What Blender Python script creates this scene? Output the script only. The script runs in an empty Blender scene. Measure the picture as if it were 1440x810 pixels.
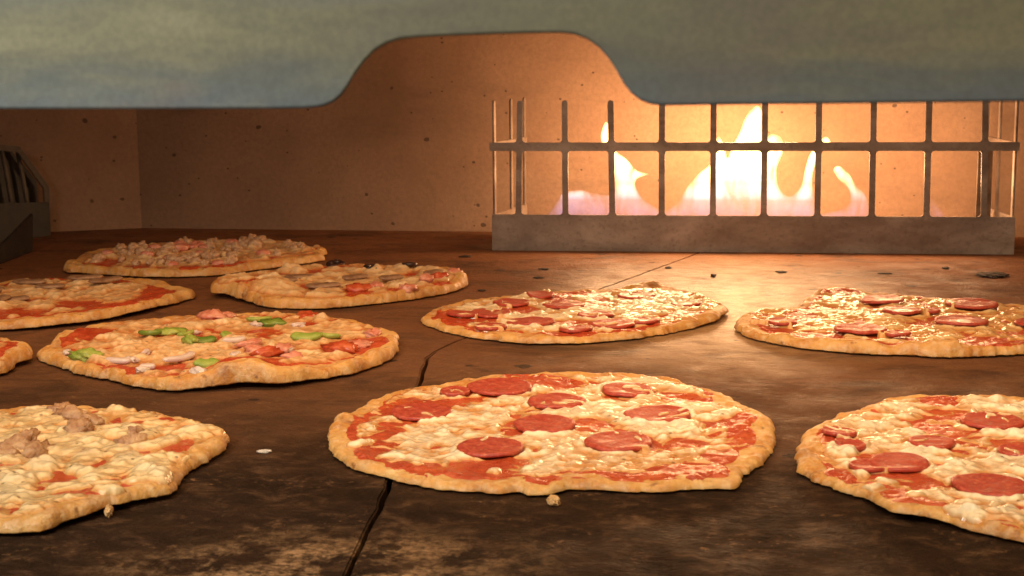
import bpy, bmesh, math
import numpy as np
from mathutils import Vector, Matrix

# ------------------------------------------------------------------ basics
scene = bpy.context.scene
COL = scene.collection
F_PX = 2100.0            # focal length in pixels of a 1440 px wide picture
CAM_H = 0.24             # camera height above the oven floor
YAW, ROLL = math.radians(9.0), math.radians(0.5)
PITCH = math.atan((405 - 70) / F_PX)

_F = np.array([-math.sin(YAW) * math.cos(PITCH), math.cos(YAW) * math.cos(PITCH), -math.sin(PITCH)])
_R0 = np.array([math.cos(YAW), math.sin(YAW), 0.0])
_U0 = np.cross(_R0, _F)
_R = _R0 * math.cos(ROLL) - _U0 * math.sin(ROLL)
_U = _U0 * math.cos(ROLL) + _R0 * math.sin(ROLL)
CAM = np.array([0.0, 0.0, CAM_H])


def ray(px, py):
    return _F + (px - 720) / F_PX * _R - (py - 405) / F_PX * _U


def on_z(px, py, z=0.0):
    d = ray(px, py)
    return CAM + d * ((z - CAM_H) / d[2])


def on_plane(px, py, p0, n):
    d = ray(px, py)
    return CAM + d * (np.dot(np.asarray(p0) - CAM, n) / np.dot(d, n))


def link(name, me, mat, parent=None):
    o = bpy.data.objects.new(name, me)
    COL.objects.link(o)
    if mat is not None:
        me.materials.append(mat)
    if parent is not None:
        o.parent = parent
    return o


def mesh_np(name, verts, faces, smooth=True):
    """verts (N,3), faces (M,k) arrays or a list of such arrays"""
    if not isinstance(faces, list):
        faces = [faces]
    faces = [f for f in faces if len(f)]
    me = bpy.data.meshes.new(name)
    nl = sum(f.size for f in faces)
    nf = sum(len(f) for f in faces)
    me.vertices.add(len(verts))
    me.vertices.foreach_set('co', np.ascontiguousarray(verts, dtype=np.float32).ravel())
    me.loops.add(nl)
    me.loops.foreach_set('vertex_index', np.concatenate([f.ravel() for f in faces]).astype(np.int32))
    me.polygons.add(nf)
    tot = np.concatenate([np.full(len(f), f.shape[1]) for f in faces]).astype(np.int32)
    st = np.concatenate([[0], np.cumsum(tot)[:-1]]).astype(np.int32)
    me.polygons.foreach_set('loop_start', st)
    me.polygons.foreach_set('loop_total', tot)
    me.polygons.foreach_set('use_smooth', np.full(nf, smooth, dtype=bool))
    me.update(calc_edges=True)
    me.validate()
    return me


def from_bm(name, bm, mat, parent=None, smooth=False, bevel=0.0, seg=2):
    bmesh.ops.recalc_face_normals(bm, faces=bm.faces)
    if bevel:
        es = [e for e in bm.edges if len(e.link_faces) == 2 and e.calc_face_angle(0) > 0.6]
        bmesh.ops.bevel(bm, geom=es, offset=bevel, segments=seg, affect='EDGES', clamp_overlap=True)
    me = bpy.data.meshes.new(name)
    bm.to_mesh(me)
    bm.free()
    if smooth:
        me.polygons.foreach_set('use_smooth', np.full(len(me.polygons), True))
    return link(name, me, mat, parent)


def empty(name, loc, label, cat, group=None):
    o = bpy.data.objects.new(name, None)
    COL.objects.link(o)
    o.location = loc
    o.empty_display_size = 0.02
    tag(o, label, cat, group)
    return o


def tag(o, label=None, cat=None, group=None, kind=None):
    if label: o['label'] = label
    if cat: o['category'] = cat
    if group: o['group'] = group
    if kind: o['kind'] = kind
    return o


# ------------------------------------------------------------------ noise
_tab = np.random.RandomState(11).rand(257, 257)
_tab[256, :] = _tab[0, :]
_tab[:, 256] = _tab[:, 0]


def vnoise(x, y, seed=0):
    x = np.asarray(x, float) + 37.31 * seed + 500.0
    y = np.asarray(y, float) + 91.77 * seed + 500.0
    xi = np.floor(x); yi = np.floor(y)
    fx = x - xi; fy = y - yi
    fx = fx * fx * (3 - 2 * fx); fy = fy * fy * (3 - 2 * fy)
    xi = xi.astype(int) & 255; yi = yi.astype(int) & 255
    a = _tab[xi, yi]; b = _tab[xi + 1, yi]; c = _tab[xi, yi + 1]; d = _tab[xi + 1, yi + 1]
    return (a + (b - a) * fx) * (1 - fy) + (c + (d - c) * fx) * fy


def fbm(x, y, f, octv=3, seed=0):
    s = 0; a = 1.0; t = 0
    for k in range(octv):
        s = s + a * vnoise(x * f, y * f, seed + 3 * k); t += a
        a *= 0.5; f *= 2.03
    return s / t


def sstep(a, b, x):
    t = np.clip((x - a) / (b - a), 0, 1)
    return t * t * (3 - 2 * t)


def gauss(A, s):
    n = max(1, int(3 * s))
    k = np.exp(-0.5 * (np.arange(-n, n + 1) / s) ** 2); k /= k.sum()
    P = np.pad(A, ((n, n), (0, 0)), mode='edge')
    B = sum(k[i] * P[i:i + A.shape[0], :] for i in range(2 * n + 1))
    P = np.pad(B, ((0, 0), (n, n)), mode='edge')
    return sum(k[i] * P[:, i:i + A.shape[1]] for i in range(2 * n + 1))


# ------------------------------------------------------------------ materials
class NT:
    def __init__(self, name):
        self.m = bpy.data.materials.new(name)
        self.m.use_nodes = True
        self.t = self.m.node_tree
        self.t.nodes.clear()
        self.out = self.t.nodes.new('ShaderNodeOutputMaterial')
        self._tc = None

    def n(self, kind, **kw):
        nd = self.t.nodes.new(kind)
        for k, v in kw.items():
            setattr(nd, k, v)
        return nd

    def l(self, a, b):
        self.t.links.new(a, b)

    def coord(self, scale=(1, 1, 1), loc=(0, 0, 0)):
        if self._tc is None:
            self._tc = self.n('ShaderNodeTexCoord')
        mp = self.n('ShaderNodeMapping')
        mp.inputs['Scale'].default_value = scale
        mp.inputs['Location'].default_value = loc
        self.l(self._tc.outputs['Object'], mp.inputs['Vector'])
        return mp.outputs['Vector']

    def noise(self, scale, detail=4, rough=0.55, vec=None, dist=0.0):
        nd = self.n('ShaderNodeTexNoise')
        nd.inputs['Scale'].default_value = scale
        nd.inputs['Detail'].default_value = detail
        nd.inputs['Roughness'].default_value = rough
        nd.inputs['Distortion'].default_value = dist
        self.l(vec if vec is not None else self.coord(), nd.inputs['Vector'])
        return nd.outputs['Fac']

    def voro(self, scale, vec=None, feature='F1', rnd=1.0):
        nd = self.n('ShaderNodeTexVoronoi', feature=feature)
        nd.inputs['Scale'].default_value = scale
        nd.inputs['Randomness'].default_value = rnd
        self.l(vec if vec is not None else self.coord(), nd.inputs['Vector'])
        return nd

    def ramp(self, fac, stops, interp='LINEAR'):
        nd = self.n('ShaderNodeValToRGB')
        nd.color_ramp.interpolation = interp
        el = nd.color_ramp.elements
        while len(el) < len(stops):
            el.new(0.5)
        for e, (p, c) in zip(el, stops):
            e.position = p
            e.color = (c, c, c, 1) if not hasattr(c, '__len__') else (c[0], c[1], c[2], 1)
        self.l(fac, nd.inputs['Fac'])
        return nd.outputs['Color']

    def mix(self, fac, a, b, mode='MIX'):
        nd = self.n('ShaderNodeMix', data_type='RGBA', blend_type=mode)
        for s, v in ((0, fac), (6, a), (7, b)):
            if isinstance(v, (int, float)):
                nd.inputs[s].default_value = v
            elif isinstance(v, tuple):
                nd.inputs[s].default_value = (v[0], v[1], v[2], 1)
            else:
                self.l(v, nd.inputs[s])
        return nd.outputs[2]

    def math(self, op, a, b=0.0):
        nd = self.n('ShaderNodeMath', operation=op)
        for s, v in ((0, a), (1, b)):
            if isinstance(v, (int, float)):
                nd.inputs[s].default_value = v
            else:
                self.l(v, nd.inputs[s])
        return nd.outputs[0]

    def bump(self, h, strength=0.5, dist=0.001, nrm=None):
        nd = self.n('ShaderNodeBump')
        nd.inputs['Strength'].default_value = strength
        nd.inputs['Distance'].default_value = dist
        self.l(h, nd.inputs['Height'])
        if nrm is not None:
            self.l(nrm, nd.inputs['Normal'])
        return nd.outputs['Normal']

    def principled(self, color, rough=0.5, normal=None, **kw):
        p = self.n('ShaderNodeBsdfPrincipled')
        for k, v in [('Base Color', color), ('Roughness', rough)] + list(kw.items()):
            if isinstance(v, tuple) and k in ('Base Color', 'Coat Tint'):
                p.inputs[k].default_value = (v[0], v[1], v[2], 1)
            elif isinstance(v, (int, float, tuple)):
                p.inputs[k].default_value = v
            else:
                self.l(v, p.inputs[k])
        if normal is not None:
            self.l(normal, p.inputs['Normal'])
        self.l(p.outputs[0], self.out.inputs['Surface'])
        return self.m


def m_crust():
    t = NT('baked_dough')
    a = t.noise(38, 5, 0.6)
    b = t.noise(150, 4, 0.6)
    c = t.ramp(a, [(0.28, (0.68, 0.41, 0.145)), (0.44, (0.62, 0.325, 0.088)), (0.57, (0.50, 0.21, 0.043)), (0.72, (0.25, 0.085, 0.018))])
    c2 = t.mix(t.ramp(b, [(0.45, 0.0), (0.68, 0.55)]), c, (0.76, 0.56, 0.31))
    v = t.voro(210)
    c3 = t.mix(t.ramp(t.noise(95, 3, 0.6), [(0.62, 0.0), (0.71, 0.75)]), c2, (0.22, 0.085, 0.028))
    h = t.math('ADD', t.math('MULTIPLY', b, 0.8), t.math('MULTIPLY', t.noise(520, 3), 0.35))
    nr = t.bump(h, 0.7, 0.0020)
    r = t.ramp(t.noise(60, 3), [(0.35, 0.36), (0.65, 0.62)])
    return t.principled(c3, r, nr, **{'Subsurface Weight': 0.12, 'Subsurface Radius': (0.004, 0.002, 0.001), 'Subsurface Scale': 0.6})


def m_sauce():
    t = NT('tomato_sauce')
    a = t.noise(70, 4, 0.6)
    c = t.ramp(a, [(0.3, (0.40, 0.040, 0.012)), (0.55, (0.52, 0.072, 0.018)), (0.75, (0.58, 0.14, 0.03))])
    h = t.noise(330, 4, 0.6)
    nr = t.bump(h, 0.9, 0.002)
    return t.principled(c, t.ramp(t.noise(120, 2), [(0.35, 0.22), (0.65, 0.5)]), nr, **{'Coat Weight': 0.4, 'Coat Roughness': 0.14, 'Subsurface Weight': 0.1, 'Subsurface Radius': (0.004, 0.001, 0.0006), 'Subsurface Scale': 0.5})


def m_cheese(name, thick_c, mid_c, thin_c, brown=0.35, rough=(0.10, 0.32)):
    t = NT(name)
    at = t.n('ShaderNodeAttribute', attribute_name='thick')
    f = at.outputs['Fac']
    fz = t.math('ADD', f, t.math('MULTIPLY', t.math('SUBTRACT', t.noise(120, 3), 0.5), 0.35))
    c = t.ramp(fz, [(0.10, thin_c), (0.38, mid_c), (0.85, thick_c)])
    bl = t.ramp(t.noise(48, 4, 0.65), [(0.54, 0.0), (0.7, brown)])
    c = t.mix(bl, c, (0.50, 0.235, 0.085))
    sp = t.voro(105)
    spm = t.ramp(sp.outputs['Distance'], [(0.08, 0.9), (0.15, 0.0)])
    pick = t.ramp(t.noise(33, 2), [(0.48, 0.0), (0.53, 0.85)])
    c = t.mix(t.math('MULTIPLY', spm, pick), c, (0.11, 0.065, 0.02))
    h = t.math('ADD', t.noise(190, 3, 0.5), t.math('MULTIPLY', t.noise(700, 2), 0.2))
    nr = t.bump(h, 0.5, 0.0011)
    r = t.ramp(t.noise(85, 3), [(0.35, rough[0]), (0.65, rough[1])])
    return t.principled(c, r, nr, **{'Subsurface Weight': 0.1, 'Subsurface Radius': (0.004, 0.0025, 0.0012), 'Subsurface Scale': 0.5, 'Specular IOR Level': 0.6, 'Coat Weight': t.ramp(t.noise(30, 3), [(0.4, 0.1), (0.6, 0.65)]), 'Coat Roughness': 0.10})


def m_pepperoni():
    t = NT('pepperoni_meat')
    a = t.noise(160, 4, 0.7)
    c = t.ramp(a, [(0.3, (0.28, 0.026, 0.016)), (0.5, (0.42, 0.050, 0.026)), (0.64, (0.50, 0.09, 0.04)), (0.78, (0.62, 0.24, 0.10))])
    v = t.voro(240)
    fl = t.ramp(v.outputs['Distance'], [(0.15, 0.6), (0.28, 0.0)])
    c = t.mix(fl, c, (0.55, 0.20, 0.10))
    nr = t.bump(t.noise(380, 4, 0.6), 0.55, 0.0012)
    return t.principled(c, t.ramp(t.noise(140, 3), [(0.35, 0.34), (0.65, 0.62)]), nr, **{'Coat Weight': t.ramp(t.noise(60, 3), [(0.4, 0.0), (0.6, 0.3)]), 'Coat Roughness': 0.16, 'Subsurface Weight': 0.08, 'Subsurface Radius': (0.004, 0.001, 0.0006), 'Subsurface Scale': 0.5})


def m_simple(name, c1, c2, scale=90, rough=0.4, bump=0.4, bscale=300, dist=0.001, **kw):
    t = NT(name)
    c = t.ramp(t.noise(scale, 4, 0.6), [(0.35, c1), (0.65, c2)])
    nr = t.bump(t.noise(bscale, 4, 0.6), bump, dist)
    return t.principled(c, rough, nr, **kw)


def m_wall():
    t = NT('refractory_wall')
    a = t.noise(5, 6, 0.6)
    c = t.ramp(a, [(0.3, (0.245, 0.160, 0.105)), (0.52, (0.313, 0.214, 0.146)), (0.72, (0.367, 0.262, 0.184))])
    fine = t.noise(160, 4, 0.7)
    c = t.mix(t.ramp(fine, [(0.35, 0.35), (0.6, 0.0)]), c, (0.184, 0.129, 0.092))
    st = t.noise(4.5, 5, 0.7, t.coord((1.3, 1, 5)))
    c = t.mix(t.ramp(st, [(0.55, 0.0), (0.78, 0.45)]), c, (0.136, 0.099, 0.071))
    c = t.mix(1.0, c, (1.0, 0.88, 0.80), 'MULTIPLY')
    # pits
    wv = t.coord((1, 1, 1.25))
    v = t.voro(26, wv)
    sep = t.n('ShaderNodeSeparateColor'); t.l(v.outputs['Color'], sep.inputs[0])
    size = t.math('MULTIPLY', t.ramp(sep.outputs[0], [(0.35, 0.0), (1.0, 1.0)]), 0.115)
    dd = t.math('ADD', v.outputs['Distance'], t.math('MULTIPLY', t.math('SUBTRACT', t.noise(140, 2), 0.5), 0.12))
    pit = t.math('LESS_THAN', dd, size)
    v2 = t.voro(70, wv)
    sep2 = t.n('ShaderNodeSeparateColor'); t.l(v2.outputs['Color'], sep2.inputs[0])
    size2 = t.math('MULTIPLY', t.ramp(sep2.outputs[0], [(0.4, 0.0), (1.0, 1.0)]), 0.14)
    pit2 = t.math('LESS_THAN', v2.outputs['Distance'], size2)
    pits = t.math('MAXIMUM', pit, pit2)
    c = t.mix(t.math('MULTIPLY', pits, 0.8), c, (0.07, 0.04, 0.025))
    h = t.math('SUBTRACT', t.math('MULTIPLY', fine, 0.35), pits)
    nr = t.bump(h, 0.55, 0.0016)
    nr = t.bump(t.noise(18, 4, 0.6), 0.25, 0.004, nr)
    return t.principled(c, 0.85, nr)


def m_deck():
    t = NT('seasoned_stone')
    big = t.noise(5.5, 5, 0.62, dist=0.4)
    mid = t.noise(17, 6, 0.68, t.coord((1, 1.9, 1)), 0.6)
    c = t.ramp(mid, [(0.3, (0.0560, 0.0298, 0.0163)), (0.5, (0.1098, 0.0595, 0.0318)), (0.66, (0.1624, 0.0911, 0.0488)), (0.8, (0.2240, 0.1302, 0.0703))])
    c = t.mix(t.ramp(big, [(0.42, 0.55), (0.58, 0.0)]), c, (0.0470, 0.0270, 0.0163))
    # blackened, heavily used stone at the mouth of the oven, browner stone at the back
    geo = t.n('ShaderNodeNewGeometry')
    sx = t.n('ShaderNodeSeparateXYZ'); t.l(geo.outputs['Position'], sx.inputs[0])
    yy = t.math('ADD', sx.outputs[1], t.math('MULTIPLY', t.math('SUBTRACT', t.noise(7, 4), 0.5), 0.55))
    yn = t.math('DIVIDE', yy, 2.0)
    front = t.ramp(yn, [(0.38, 0.92), (0.55, 0.0)])
    c = t.mix(front, c, t.ramp(t.noise(42, 6, 0.75, t.coord((1, 1.3, 1), (1, 4, 0)), 0.5), [(0.36, (0.007, 0.0045, 0.003)), (0.52, (0.024, 0.014, 0.009)), (0.65, (0.09, 0.056, 0.035)), (0.76, (0.21, 0.145, 0.092))]))
    back = t.ramp(yn, [(0.40, 0.0), (0.74, 0.8)])
    c = t.mix(back, c, (0.23, 0.105, 0.048))
    # pale flour and ash: patch right of the middle (golden flame sheen painted in with it), and crusted along the front edge
    def patch(cx, cy, rx, ry):
        mp = t.n('ShaderNodeMapping', vector_type='POINT')
        mp.inputs['Location'].default_value = (-cx / rx, -cy / ry, 0)
        mp.inputs['Scale'].default_value = (1 / rx, 1 / ry, 0)
        t.l(geo.outputs['Position'], mp.inputs['Vector'])
        ln = t.n('ShaderNodeVectorMath', operation='LENGTH'); t.l(mp.outputs['Vector'], ln.inputs[0])
        return t.ramp(ln.outputs['Value'], [(0.25, 1.0), (1.0, 0.0)])
    p1 = on_z(1010, 425); p2 = on_z(520, 790); p3 = on_z(390, 808)
    gr = t.noise(75, 5, 0.72, t.coord((1, 1.5, 1)), 0.5)
    gm = t.ramp(gr, [(0.40, 0.0), (0.62, 1.0)])
    pa = t.math('MULTIPLY', patch(p1[0], p1[1], 0.21, 0.36), t.ramp(t.noise(34, 6, 0.75, t.coord((1, 1.8, 1))), [(0.34, 0.45), (0.58, 1.0)]))
    c = t.mix(t.math('MULTIPLY', pa, 0.95), c, (0.52, 0.38, 0.21))
    pb = t.math('ADD', t.math('MULTIPLY', patch(p2[0], p2[1], 0.11, 0.06), 0.8), patch(p3[0], p3[1], 0.11, 0.042))
    pb = t.math('MINIMUM', pb, 1.0)
    pb = t.math('MULTIPLY', pb, t.math('MULTIPLY', t.ramp(t.noise(36, 5, 0.7, t.coord((1, 1, 1), (2, 1, 0)), 0.2), [(0.44, 0.0), (0.56, 1.0)]), t.ramp(t.noise(190, 5, 0.75, t.coord((1, 1, 1), (7, 1, 0)), 0.2), [(0.40, 0.15), (0.58, 0.95)])))
    c = t.mix(pb, c, (0.4480, 0.3069, 0.1850))
    flecks = t.math('MULTIPLY', t.ramp(t.noise(150, 4, 0.75), [(0.57, 0.0), (0.66, 1.0)]), t.ramp(t.noise(22, 4, 0.6), [(0.48, 0.0), (0.62, 0.85)]))
    c = t.mix(t.math('MULTIPLY', flecks, 0.7), c, (0.3024, 0.1860, 0.1036))
    # burnt on spots
    wv = t.coord((1, 1.0, 1))
    v = t.voro(30, wv)
    sep = t.n('ShaderNodeSeparateColor'); t.l(v.outputs['Color'], sep.inputs[0])
    size = t.math('MULTIPLY', t.ramp(sep.outputs[0], [(0.6, 0.0), (1.0, 1.0)]), 0.22)
    dd = t.math('ADD', v.outputs['Distance'], t.math('MULTIPLY', t.math('SUBTRACT', t.noise(110, 3), 0.5), 0.35))
    c = t.mix(t.math('MULTIPLY', t.math('LESS_THAN', dd, size), 0.85), c, (0.0202, 0.0112, 0.0067))
    h = t.math('ADD', t.math('MULTIPLY', gr, 0.7), t.math('ADD', t.math('MULTIPLY', mid, 0.8), t.math('MULTIPLY', t.noise(320, 4, 0.65), 0.3)))
    nr = t.bump(h, 0.9, 0.005)
    r = t.ramp(t.noise(24, 5, 0.65), [(0.35, 0.46), (0.65, 0.8)])
    r = t.mix(t.math('MULTIPLY', pa, 0.8), r, (0.34, 0.34, 0.34))
    scorch = t.ramp(t.noise(9, 6, 0.7, t.coord((1, 1.6, 1), (5, 2, 0)), 0.8), [(0.50, 0.0), (0.64, 0.65)])
    c = t.mix(scorch, c, (0.035, 0.019, 0.011))
    c = t.mix(1.0, c, (1.0, 0.84, 0.66), 'MULTIPLY')
    sp = t.math('ADD', t.math('MULTIPLY', pa, 0.6), t.ramp(yn, [(0.42, 0.10), (0.62, 0.30)]))
    return t.principled(c, r, nr, **{'Specular IOR Level': sp, 'Coat Weight': t.math('MULTIPLY', pa, 0.38), 'Coat Roughness': 0.36})


def m_steel(name, c1, c2, c3, rough, metallic=0.7, scale=14, bump=0.25):
    t = NT(name)
    a = t.noise(scale, 5, 0.62, t.coord((1, 1, 1.6)), 0.4)
    c = t.ramp(a, [(0.3, c1), (0.5, c2), (0.7, c3)])
    fine = t.noise(210, 4, 0.65)
    c = t.mix(t.ramp(t.noise(6, 5, 0.65, t.coord((1, 1, 2.5), (4, 0, 0)), 0.6), [(0.46, 0.0), (0.66, 0.7)]), c, (c1[0] * 0.7, c1[1] * 0.55, c1[2] * 0.42))
    c = t.mix(t.ramp(fine, [(0.52, 0.0), (0.72, 0.4)]), c, tuple(x * 0.45 for x in c1))
    nr = t.bump(fine, bump, 0.0006)
    return t.principled(c, rough, nr, Metallic=metallic)


def m_hood():
    t = NT('reflection_tinted_steel')
    vec = t.coord((1.0, 1, 2.6))
    a = t.noise(5, 4, 0.55, vec, 0.5)
    b = t.noise(15, 5, 0.6, t.coord((0.7, 1, 4.0)), 0.5)
    s = t.math('ADD', t.math('MULTIPLY', a, 0.62), t.math('MULTIPLY', b, 0.38))
    # painted room reflections: grey blue near the lower edge, straw and olive above it
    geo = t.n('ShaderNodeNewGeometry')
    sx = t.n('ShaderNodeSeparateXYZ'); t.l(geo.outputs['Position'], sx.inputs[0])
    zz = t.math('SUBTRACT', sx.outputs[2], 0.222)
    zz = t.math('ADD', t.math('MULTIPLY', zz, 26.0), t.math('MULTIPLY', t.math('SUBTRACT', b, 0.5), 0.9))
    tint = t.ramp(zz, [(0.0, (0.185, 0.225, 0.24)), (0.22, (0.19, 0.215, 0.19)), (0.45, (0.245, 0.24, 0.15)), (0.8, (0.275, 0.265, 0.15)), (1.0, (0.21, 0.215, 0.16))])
    c = t.mix(t.ramp(s, [(0.38, 0.6), (0.56, 0.0)]), tint, (0.136, 0.140, 0.124))
    c = t.mix(t.ramp(s, [(0.48, 0.0), (0.62, 0.75)]), c, (0.322, 0.291, 0.186))
    c = t.mix(t.ramp(t.noise(13, 4, 0.6, t.coord((1, 1, 1.5), (3, 0, 0))), [(0.55, 0.0), (0.72, 0.4)]), c, (0.223, 0.167, 0.146))
    g = t.noise(420, 3, 0.7)
    c = t.mix(t.ramp(g, [(0.4, 0.22), (0.6, 0.0)]), c, (0.087, 0.087, 0.074))
    nr = t.bump(t.noise(16, 3, 0.5), 0.2, 0.004)
    return t.principled(c, t.ramp(b, [(0.3, 0.42), (0.7, 0.6)]), nr, Metallic=0.35)


def m_flame():
    t = NT('flame_gas')
    geo = t.n('ShaderNodeNewGeometry')
    sx = t.n('ShaderNodeSeparateXYZ'); t.l(geo.outputs['Position'], sx.inputs[0])
    z = t.math('DIVIDE', sx.outputs[2], 0.18)
    col = t.ramp(z, [(0.16, (0.13, 0.28, 1.0)), (0.30, (0.55, 0.52, 0.78)), (0.42, (1.0, 0.62, 0.26)), (0.9, (1.0, 0.52, 0.16))])
    stg = t.ramp(z, [(0.14, 0.02), (0.30, 0.035), (0.42, 0.30), (0.55, 1.0)])
    wis = t.ramp(t.noise(30, 3, 0.6, t.coord((1.6, 1.6, 0.6)), 0.8), [(0.36, 0.10), (0.58, 1.0)])
    em = t.n('ShaderNodeEmission')
    t.l(col, em.inputs['Color'])
    t.l(t.math('MULTIPLY', t.math('MULTIPLY', stg, wis), 620.0), em.inputs['Strength'])
    t.l(em.outputs[0], t.out.inputs['Volume'])
    return t.m


MAT = dict(
    crust=m_crust(), sauce=m_sauce(), pepperoni=m_pepperoni(),
    pale=m_cheese('mozzarella_pale', (0.87, 0.79, 0.59), (0.82, 0.67, 0.42), (0.60, 0.29, 0.095), 0.26),
    golden=m_cheese('mozzarella_golden', (0.82, 0.65, 0.37), (0.77, 0.54, 0.25), (0.62, 0.30, 0.09), 0.4),
    tan=m_cheese('mozzarella_orange_lit', (0.77, 0.56, 0.31), (0.66, 0.39, 0.165), (0.52, 0.21, 0.065), 0.75, (0.32, 0.6)),  # dim orange light on the left pizzas put into the cheese colour
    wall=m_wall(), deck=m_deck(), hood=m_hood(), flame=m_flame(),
    guard=m_steel('scorched_steel', (0.19, 0.14, 0.11), (0.29, 0.225, 0.18), (0.40, 0.32, 0.26), 0.5, 0.5),
    guard_dark=m_steel('sooty_steel', (0.05, 0.042, 0.037), (0.09, 0.075, 0.062), (0.14, 0.115, 0.10), 0.6, 0.4),
    black=m_simple('blackened_iron', (0.012, 0.010, 0.009), (0.03, 0.025, 0.02), 40, 0.6, 0.3),
    pepper=m_simple('green_pepper', (0.20, 0.30, 0.035), (0.40, 0.44, 0.085), 60, 0.42, 0.6, 260, 0.0016, **{'Subsurface Weight': 0.15, 'Subsurface Radius': (0.002, 0.003, 0.001), 'Subsurface Scale': 0.5}),
    pepper_dark=m_simple('green_pepper_skin', (0.09, 0.17, 0.02), (0.2, 0.27, 0.04), 60, 0.25, 0.3),
    onion=m_simple('onion_flesh', (0.62, 0.47, 0.42), (0.76, 0.66, 0.56), 60, 0.3, 0.2, **{'Subsurface Weight': 0.25, 'Subsurface Radius': (0.004, 0.003, 0.003), 'Subsurface Scale': 0.5}),
    ham=m_simple('ham_meat', (0.58, 0.17, 0.105), (0.70, 0.33, 0.22), 110, 0.3, 0.4),
    olive=m_simple('olive_flesh', (0.022, 0.012, 0.012), (0.06, 0.03, 0.025), 80, 0.25, 0.3),
    mushroom=m_simple('mushroom_flesh', (0.20, 0.10, 0.055), (0.38, 0.23, 0.13), 90, 0.4, 0.4),
    sausage=m_simple('sausage_meat', (0.38, 0.175, 0.08), (0.62, 0.38, 0.19), 130, 0.45, 0.8, 320, 0.002),
    sausage_tan=m_simple('crumbled_sausage', (0.44, 0.24, 0.13), (0.70, 0.48, 0.29), 130, 0.45, 0.8, 320, 0.002),
    tomato=m_simple('red_pepper_flesh', (0.44, 0.05, 0.02), (0.56, 0.12, 0.04), 90, 0.25, 0.3),
    char=m_simple('burnt_bread', (0.012, 0.008, 0.006), (0.05, 0.028, 0.018), 200, 0.8, 0.8),
    crumb=m_simple('crumb_bread', (0.50, 0.26, 0.08), (0.70, 0.45, 0.2), 200, 0.7, 0.8),
    ash=m_simple('flour_flake', (0.5, 0.42, 0.34), (0.65, 0.57, 0.47), 200, 0.8, 0.6),
)

# ------------------------------------------------------------------ pizzas


def lump_mesh(name, sx, sy, sz, seed, sub=3, rough=0.35, freq=2.2):
    bm = bmesh.new()
    bmesh.ops.create_icosphere(bm, subdivisions=sub, radius=1.0)
    co = np.array([v.co[:] for v in bm.verts])
    n = fbm(co[:, 0] * 1.0 + co[:, 2] * 0.7 + 20, co[:, 1] - co[:, 2] * 0.6 + 20, freq, 3, seed)
    s = 1 + (n - 0.5) * 2 * rough
    for v, k in zip(bm.verts, s):
        v.co = Vector((v.co.x * k * sx, v.co.y * k * sy, v.co.z * k * sz))
    me = bpy.data.meshes.new(name)
    bm.to_mesh(me); bm.free()
    me.polygons.foreach_set('use_smooth', np.full(len(me.polygons), True))
    if 'cheese' in name:
        at = me.attributes.new('thick', 'FLOAT', 'POINT')
        at.data.foreach_set('value', np.clip(0.45 + 0.5 * co[:, 2], 0, 1).astype(np.float32))
    return me


def strip_mesh(name, length, width, thick, bend, seed, curl=0.0):
    """curved slice of vegetable: rounded rectangular section swept along an arc"""
    n, k = 18, 10
    rng = np.random.RandomState(seed)
    V = []
    for i in range(n):
        s = i / (n - 1) - 0.5
        a = bend * s
        if abs(bend) > 1e-3:
            r = length / bend
            c = np.array([r * math.sin(a), r * (1 - math.cos(a)), 0])
        else:
            c = np.array([length * s, 0, 0])
        c[2] = curl * (2 * s) ** 2
        tdir = np.array([math.cos(a), math.sin(a), 0]); nd = np.array([-math.sin(a), math.cos(a), 0])
        taper = min(1.0, math.sqrt(max(0.02, 1 - (2 * abs(s)) ** 6)))
        for j in range(k):
            p = 2 * math.pi * j / k
            cx = math.copysign(abs(math.cos(p)) ** 0.6, math.cos(p)); sz = math.copysign(abs(math.sin(p)) ** 0.6, math.sin(p))
            w = width * (1 + 0.45 * (fbm(np.array([s * length * 1.0]), np.array([j * .001]), 160, 2, seed)[0] - 0.5) + 0.12 * (rng.rand() - 0.5))
            V.append(c + nd * cx * w / 2 * taper + np.array([0, 0, 1]) * sz * thick / 2 * taper)
    F = []
    for i in range(n - 1):
        for j in range(k):
            F.append((i * k + j, i * k + (j + 1) % k, (i + 1) * k + (j + 1) % k, (i + 1) * k + j))
    V.append(np.mean(V[:k], 0)); V.append(np.mean(V[(n - 1) * k:n * k], 0))
    T = [(n * k, (j + 1) % k, j) for j in range(k)] + [(n * k + 1, (n - 1) * k + j, (n - 1) * k + (j + 1) % k) for j in range(k)]
    return mesh_np(name, np.array(V), [np.array(F), np.array(T)])


def ring_mesh(name, R, r, seed):
    V = []; F = []
    n, k = 24, 10
    for i in range(n):
        a = 2 * math.pi * i / n
        q = 1 + 0.1 * math.sin(2 * a + seed)
        for j in range(k):
            p = 2 * math.pi * j / k
            rr = R * q + r * math.cos(p)
            V.append((rr * math.cos(a), rr * math.sin(a), r * 0.8 * math.sin(p)))
            F.append((i * k + j, ((i + 1) % n) * k + j, ((i + 1) % n) * k + (j + 1) % k, i * k + (j + 1) % k))
    return mesh_np(name, np.array(V), np.array(F))


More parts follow.
